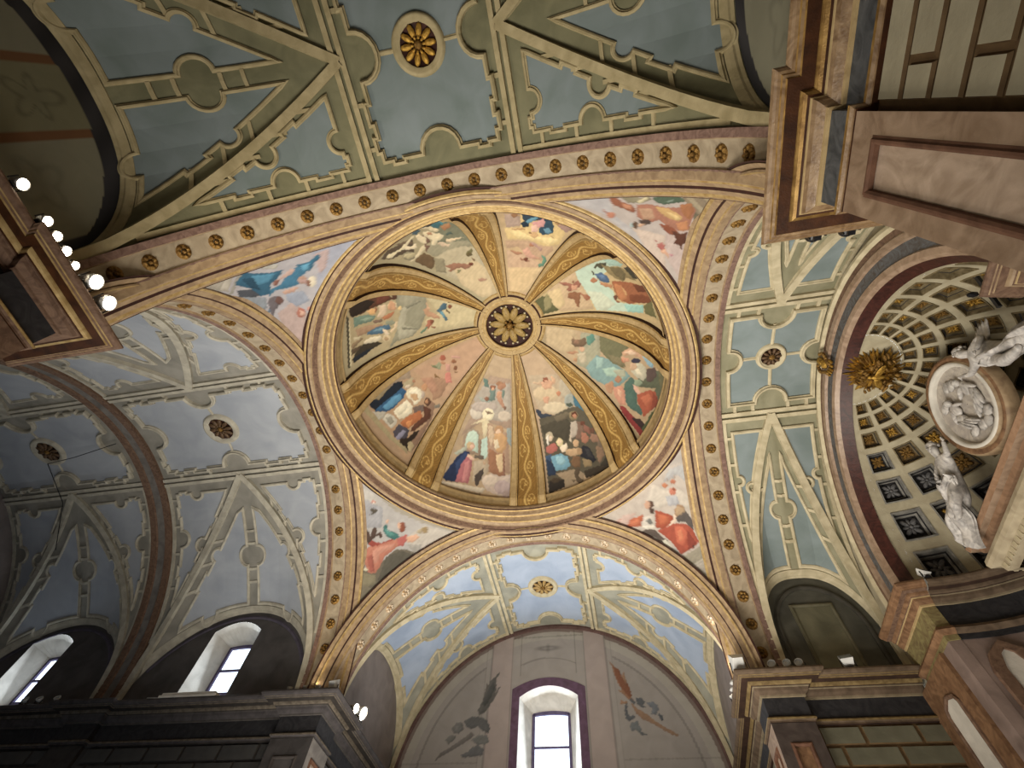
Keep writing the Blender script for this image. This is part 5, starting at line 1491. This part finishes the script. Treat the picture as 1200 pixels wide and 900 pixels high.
# medallion
T = thing('relief_medallion', 'oval cream-framed marble relief held up by two angels', 'relief', (9.45, 0, 2.1))
MX = Matrix.Translation((9.40, 0, 2.23)) @ Matrix.Rotation(-PI / 2, 4, 'Y') @ Matrix.Rotation(math.radians(-8), 4, 'Z')
MM = lambda p: MX @ Vector((p.x * 1.0, p.y * .93, p.z))
m = MB(); m.lathe([(1.02, -.15), (1.02, .02), (.98, .07), (.92, .08), (.88, .05), (.86, .10), (.80, .12), (.77, .06), (.77, -.02)], MM, [1, 1, 0, 0, 1, 2, 2, 2], 56)
m.obj('oval_frame', [redsand, goldbeige, whiteplaster], T, True)
m = MB(); m.lathe([(.78, .0), (.4, -.02), (.01, -.02)], MM, 0, 40); m.obj('relief_ground', [mat('relief_marble', 'b8b0a4', '98908a', 3, dist=3)], T, True)
m = MB(); m.lathe([(1.02, -.15), (.01, -.15)], MM, 0, 40); m.obj('back', [dullbrown], T)
def relief(seed, cx, cy, mt, sgn):
    r_ = random.Random(seed); m = MB(); Rt = MX
    def bl(x, y, a, b, ang, z=.03, h=.05): m.blob(Rt @ Vector((x, y, z)), (a, b, h), 0, Rt.to_3x3().to_4x4() @ Matrix.Rotation(ang, 4, 'Z'), 8, 5)
    bl(cx + .27, cy, .085, .075, 0, .07, .07)             # head
    bl(cx + .09, cy + .02 * sgn, .17, .11, .2 * sgn)       # torso
    bl(cx + .10, cy - .12 * sgn, .14, .04, .9 * sgn, .06)  # arm
    bl(cx + .02, cy + .15 * sgn, .16, .045, -.5 * sgn, .05)
    bl(cx - .15, cy + .05 * sgn, .2, .10, .5 * sgn)        # lap
    for k in range(4): bl(cx - .24 - .03 * k, cy + (.12 - .08 * k) * sgn, .19, .035, (.35 + .1 * k) * sgn, .05)
    return m.obj('relief_figure', [mt], T, True)
relief(1, .02, .22, marble, 1); relief(2, .05, -.28, marble, -1)
for x, y in ((.45, -.1), (.52, .0), (-.45, -.25), (-.5, .05), (-.42, .3), (-.55, -.1), (.35, .42)):
    m = MB(); m.blob(MX @ Vector((x, y, .02)), (.04, .14, .10), 0, None, 7, 4); m.obj('relief_cloud', [marble], T, True)

# ---------------- figures grown from a skeleton
def grow(name, mt, parent, J, E_, root=0, sub=2):
    me = bpy.data.meshes.new(name); me.from_pydata([j[:3] for j in J], E_, []); o = link(name, me, parent); me.materials.append(mt)
    sk = o.modifiers.new('Skin', 'SKIN'); sk.use_smooth_shade = True
    if not me.skin_vertices: return o
    for i, j in enumerate(J): d = me.skin_vertices[0].data[i]; r = j[3]; d.radius = (r, r) if not isinstance(r, tuple) else r; d.use_root = (i == root)
    s_ = o.modifiers.new('Subdivision', 'SUBSURF'); s_.levels = sub; s_.render_levels = sub
    return o
def angel(name, label, sg, base, wing_mt):
    """white marble angel leaning on the medallion; sg: +1 on the picture's lower side"""
    T = thing(name, label, 'statue', base, 'marble angels at the medallion')
    x = 9.22; q = lambda dx, y, z, r: (x + dx, sg * y, z, r)
    J = [q(.0, 1.50, 1.55, .17), q(-.04, 1.38, 1.80, .15), q(-.08, 1.26, 2.02, .17), q(-.10, 1.17, 2.16, .07), q(-.12, 1.10, 2.28, .10), q(-.13, 1.07, 2.38, .085),   # pelvis, waist, chest, neck, head
         q(-.06, 1.05, 2.02, .075), q(-.16, .88, 1.92, .055), q(-.14, .78, 2.06, .042), q(-.14, .74, 2.12, .035),      # arm to the frame
         q(-.06, 1.44, 2.12, .075), q(-.12, 1.58, 2.0, .055), q(-.24, 1.50, 1.86, .042), q(-.28, 1.42, 1.84, .035),     # other arm
         q(-.22, 1.44, 1.42, .13), q(-.34, 1.56, 1.20, .10), q(-.26, 1.80, 1.13, .06), q(-.30, 1.88, 1.14, .045),       # leg
         q(-.05, 1.72, 1.36, .12), q(-.10, 1.98, 1.22, .085), q(-.04, 2.2, 1.12, .05), q(-.10, 2.28, 1.12, .04)]
    E_ = [(0, 1), (1, 2), (2, 3), (3, 4), (4, 5), (2, 6), (6, 7), (7, 8), (8, 9), (2, 10), (10, 11), (11, 12), (12, 13), (0, 14), (14, 15), (15, 16), (16, 17), (0, 18), (18, 19), (19, 20), (20, 21)]
    b_ = grow('body', marble, T, J, E_)
    # fingers closed on the frame
    for hand, pts in enumerate(((-.14, .74, 2.12), (-.28, 1.42, 1.84))):
        for k in range(5):
            f = (k - 2) * .018; h_ = pts
            grow('finger', marble, T, [q(h_[0], h_[1], h_[2], .016), q(h_[0] - .03, h_[1] - .035 - .004 * k, h_[2] + f, .012), q(h_[0] - .02, h_[1] - .07, h_[2] + f * 1.3 - .01, .009)], [(0, 1), (1, 2)], sub=1)
    # hair, nose and eyes
    m = MB(); m.blob((x - .10, sg * 1.09, 2.385), (.11, .11, .095)); rr = random.Random(3)
    for k in range(14): m.blob((x - .06 + rr.uniform(-.08, .06), sg * (1.10 + rr.uniform(-.09, .1)), 2.38 + rr.uniform(-.07, .07)), (.035, .035, .035), nu=6, nv=4)
    m.obj('hair', [marble], T, True)
    m = MB(); m.blob((x - .235, sg * 1.07, 2.31), (.025, .014, .03), nu=6, nv=4)
    for e in (-1, 1): m.blob((x - .205, sg * 1.07 + e * .035, 2.335), (.014, .016, .009), nu=6, nv=4)
    m.blob((x - .20, sg * 1.075, 2.262), (.014, .026, .008), nu=6, nv=4); m.obj('face', [marble], T, True)
    # drapery: folded sheet thrown over hips and legs
    m = MB()
    def Dp(u, v):
        y = 1.30 + .95 * u; z = 1.72 - .62 * u + (.2 + .42 * u) * (v - .5); fx = .06 * math.sin(v * 13 + u * 5) + .04 * math.sin(u * 11 - v * 6)
        return Vector((x - .24 - .10 * math.sin(PI * v) + fx + .08 * u, sg * (y + .10 * math.sin(v * 5)), z - .16 * v + .05 * math.sin(v * 17 + u * 7)))
    m.grid(Dp, ls(0, 1, 30), ls(-.2, 1.35, 26))
    m.grid(lambda u, v: Dp(u, v) + Vector((.05, 0, 0)), ls(0, 1, 30), ls(-.2, 1.35, 26)); m.obj('drapery', [marble], T, True)
    m = MB()
    for s_ in (0, 1):
        for k in range(7):
            a = (.5 + .20 * k) if s_ == 0 else (1.0 + .18 * k); L = .52 - .035 * k
            c = Vector((x + .10 + .06 * s_, sg * (1.36 + .5 * L * math.cos(a) * (1 if s_ == 0 else .6)), 2.06 + .5 * L * math.sin(a)))
            m.blob(c, (.02, L * .5, .05), 0, Matrix.Rotation(sg * a, 4, 'X'), 7, 4)
    m.obj('wings', [wing_mt], T, True)
    return T
angel('angel_statue', 'white marble angel with gilded wings below the medallion in the picture', 1, (9.3, 1.5, 1.14), gold)
angel('angel_statue', 'white marble angel above the medallion, cut by the right edge', -1, (9.3, -1.5, 1.14), marble)

# ================================================================ LAMPS AND FITTINGS
def flood(label, loc, aim, on=True, kind='box', s=.16, power=60, col=WARM, grp=None, spot=120):
    T = thing('floodlight', label, 'lamp', loc, grp)
    loc = Vector(loc); lit = (Vector(aim) - loc).normalized()
    d = (lit + Vector((0, 0, -.75 if on and s > .12 and power > 35 else 0))).normalized(); c = loc + Vector((0, 0, s * .75)); Rm = d.to_track_quat('Z', 'Y').to_matrix().to_4x4(); A = Matrix.Translation(c) @ Rm
    m = MB(); h = s * .5
    if kind == 'box':
        v = [(-h * .7, -h * .7, -h), (h * .7, -h * .7, -h), (h * .7, h * .7, -h), (-h * .7, h * .7, -h), (-h, -h, h * .3), (h, -h, h * .3), (h, h, h * .3), (-h, h, h * .3), (-h, -h, h * .5), (h, -h, h * .5), (h, h, h * .5), (-h, h, h * .5)]
        m.add([A @ Vector(p) for p in v], [(0, 3, 2, 1), (0, 1, 5, 4), (1, 2, 6, 5), (2, 3, 7, 6), (3, 0, 4, 7), (4, 5, 9, 8), (5, 6, 10, 9), (6, 7, 11, 10), (7, 4, 8, 11)])
        hs = m.obj('housing', [metal_white], T)
        m = MB(); m.add([A @ Vector(p) for p in ((-h * .9, -h * .9, h * .52), (h * .9, -h * .9, h * .52), (h * .9, h * .9, h * .52), (-h * .9, h * .9, h * .52))], [(0, 1, 2, 3)]); m.obj('lens', [lens_on if on else lens_off], hs)
    else:
        m.lathe([(.01, -h), (h * .55, -h), (h * .6, -h * .2), (h * .85, h * .1), (h * .9, h * .6), (h * .82, h * .6), (h * .78, h * .4)], A, 0, 18)
        hs = m.obj('housing', [metal_white if kind == 'can' else metal_black], T, True)
        m = MB(); m.lathe([(h * .8, h * .42), (h * .5, h * .5), (.005, h * .52)], A, 0, 18); m.obj('lens', [lens_on if on else lens_off], hs)
    m = MB(); m.box(loc + Vector((0, 0, .012)), (s * .5, s * .5, .024))
    for e in (-1, 1):
        sx_ = Rm @ Vector((e * h * 1.05, 0, 0)); p = c + sx_
        m.box((p + Vector((p.x * 0 + 0, 0, 0)) - Vector((0, 0, (p.z - loc.z) / 2))), (.018, .018, max(.03, p.z - loc.z)))
    m.obj('bracket', [metal_black], T)
    if on and power: light('lamp_light', 'SPOT', c + lit * (h + .14), aim, power * .55, col, .06, spot, .8)
    return T
g = 'floodlights along the left pier cornice'
ul = [((-4.40, -5.10, 0), 'large lit floodlight at the corner end of the row on the left pier', .22, 260), ((-4.40, -5.42, 0), 'second large lit floodlight from the corner on the left pier', .22, 220),
      ((-4.44, -5.68, 0), 'small slanted white lamp just beyond the two large floodlights', .12, 40), ((-4.46, -5.88, 0), 'lit lamp by the cornice step on the left pier, lower of three', .14, 70),
      ((-4.46, -6.08, 0), 'lit lamp at the middle of the three by the cornice step', .14, 70), ((-4.46, -6.28, 0), 'lit lamp uppermost of the three by the cornice step', .14, 60), ((-4.50, -6.75, 0), 'single lit lamp furthest up the left pier cornice, near the picture edge', .16, 60)]
for p, lb, s_, pw in ul: flood(lb, p, (1.5, p[1] * .55, 5), True, 'can', s_ * 1.15, pw, WARM, g, 125)
g = 'lamps on the nave side of the lower left pier'
for p, lb in (((-5.74, 4.68, 0), 'leftmost of three small glowing lamps at the foot of the nave arch'), ((-5.31, 4.66, 0), 'middle one of three small glowing lamps at the foot of the nave arch'), ((-4.99, 4.66, 0), 'rightmost of three small glowing lamps at the foot of the nave arch')):
    flood(lb, p, (p[0], 3.2, 5), True, 'can', .15, 34, (1, .78, .48), g, 90)
flood('grey box lamp turned away on the corner of the lower left pier', (-4.60, 4.68, 0), (-4.2, 9, 2), False, 'box', .22)
flood('small white lamp just past the corner of the lower left pier', (-4.50, 5.02, 0), (0, 6, 5), True, 'can', .10, 10)
flood('tall glaring floodlight on the transept side of the lower left pier', (-4.50, 5.80, 0), (2, 5.0, 5), True, 'can', .26, 170, WARM, None, 125)
flood('largest glaring floodlight, nearest the end window, lower left pier', (-4.48, 6.15, 0), (3, 6.0, 4), True, 'can', .36, 210, WARM, None, 125)
g = 'lamps on the transept side of the dark pier'
for y, lb in ((5.22, 'top lit lamp of three on the pier right of the end window'), (5.48, 'middle lit lamp of three on the pier right of the end window'), (5.76, 'bottom lit lamp of three on the pier right of the end window')):
    flood(lb, (4.62, y, 0), (3.9, 5.35, 4), True, 'can', .14, 60, WARM, g, 90)
flood('pale grey box lamp on the corner of the dark pier under the arch foot', (4.72, 4.66, 0), (4.9, 9, 3), False, 'box', .30)
g = 'unlit spotlights on the dark pier'
for x_, lb in ((5.40, 'left unlit round spotlight of three above the dark pier'), (5.70, 'middle unlit round spotlight of three above the dark pier'), (5.94, 'right unlit round spotlight of three above the dark pier')):
    flood(lb, (x_, 4.66, 0), (x_ - 2, 0, 1), False, 'can', .19, 0, WARM, g)
flood('white angular lamp housing alone under the blind panel', (6.87, 4.66, 0), (6.2, 2, 3), False, 'box', .24)
g = 'small black lamps under the gilded cornice'
for x_, lb in ((5.22, 'small black lamp nearest the corner of the gilded cornice'), (5.60, 'second small black lamp along the gilded cornice'), (6.10, 'third small black lamp along the gilded cornice, towards the apse')):
    flood(lb, (x_, -4.42 if x_ < 6 else -4.54, 0), (x_ + .5, 0, 3), False, 'round', .17, 0, NEUT, g)
flood('white lamp box on the apse cornice at the foot of the coffers', (8.38, 2.93, .70), (9.5, 0, 3), False, 'box', .17)
g = 'faint lamps on the far nave cornice'
for x_, lb in ((-13.4, 'leftmost faint round lamp on the far nave cornice'), (-12.95, 'middle faint round lamp on the far nave cornice'), (-12.4, 'rightmost faint round lamp on the far nave cornice')):
    flood(lb, (x_, 4.66, 0), (x_, 0, 3), False, 'can', .17, 0, NEUT, g)
T = thing('tube_light', 'thin white tube lamp lying on the sill left of the nave window', 'lamp', (-9.4, 4.85, .04))
m = MB(); A = Matrix.Translation((-9.42, 4.82, .10)) @ Matrix.Rotation(math.radians(6), 4, 'Z') @ Matrix.Rotation(PI / 2, 4, 'Y'); m.lathe([(.01, -.34), (.03, -.34), (.03, .34), (.01, .34)], A, 0, 12); m.obj('tube', [metal_white], T, True)
m = MB(); m.box((-9.08, 4.80, .08), (.10, .10, .12)); m.obj('end_cap', [metal_white], T); m = MB(); m.box((-9.42, 4.82, .035), (.5, .05, .07)); m.obj('bracket', [metal_black], T)
for c, wd, lb in ((-8.45, .80, 'white stone sill slab of the nearer nave window'), (-14.9, .62, 'white stone sill slab of the far nave window')):
    m = MB(); m.box((c, 4.84, -.005 + .03), (2 * wd, .52, .05)); m.box((c, 4.75, .0 + .09), (2 * wd - .1, .30, .05)); o = m.obj('window_sill', [whiteplaster]); tag(o, lb, 'sill')
# cable across the far nave vault
pts = [Vector(p) for p in [(-15.3, 3.1, 4.0), (-14.6, 1.7, 4.6), (-14.35, .3, 4.82), (-13.2, .15, 4.75), (-11.75, -.05, 4.9)]]
m = MB()
for k in range(len(pts) - 1):
    d = pts[k + 1] - pts[k]; m.lathe([(.012, 0), (.012, d.length)], Matrix.Translation(pts[k]) @ d.to_track_quat('Z', 'Y').to_matrix().to_4x4(), 0, 6)
o = m.obj('cable', [metal_black]); tag(o, 'thin dark cable slung under the far nave vault by its flower', 'cable')
# small dark loudspeaker bracket hanging in the apse
T = thing('bracket_arm', 'small black bracket sticking out before the upper apse coffers', 'bracket', (8.36, -2.75, 1.1))
m = MB(); m.box((8.5, -2.70, 1.42), (.05, .05, .62), 0, Matrix.Rotation(.5, 4, 'X')); m.obj('arm', [metal_black], T); m = MB(); m.blob((8.52, -2.55, 1.7), (.09, .05, .05)); m.obj('head', [metal_black], T)
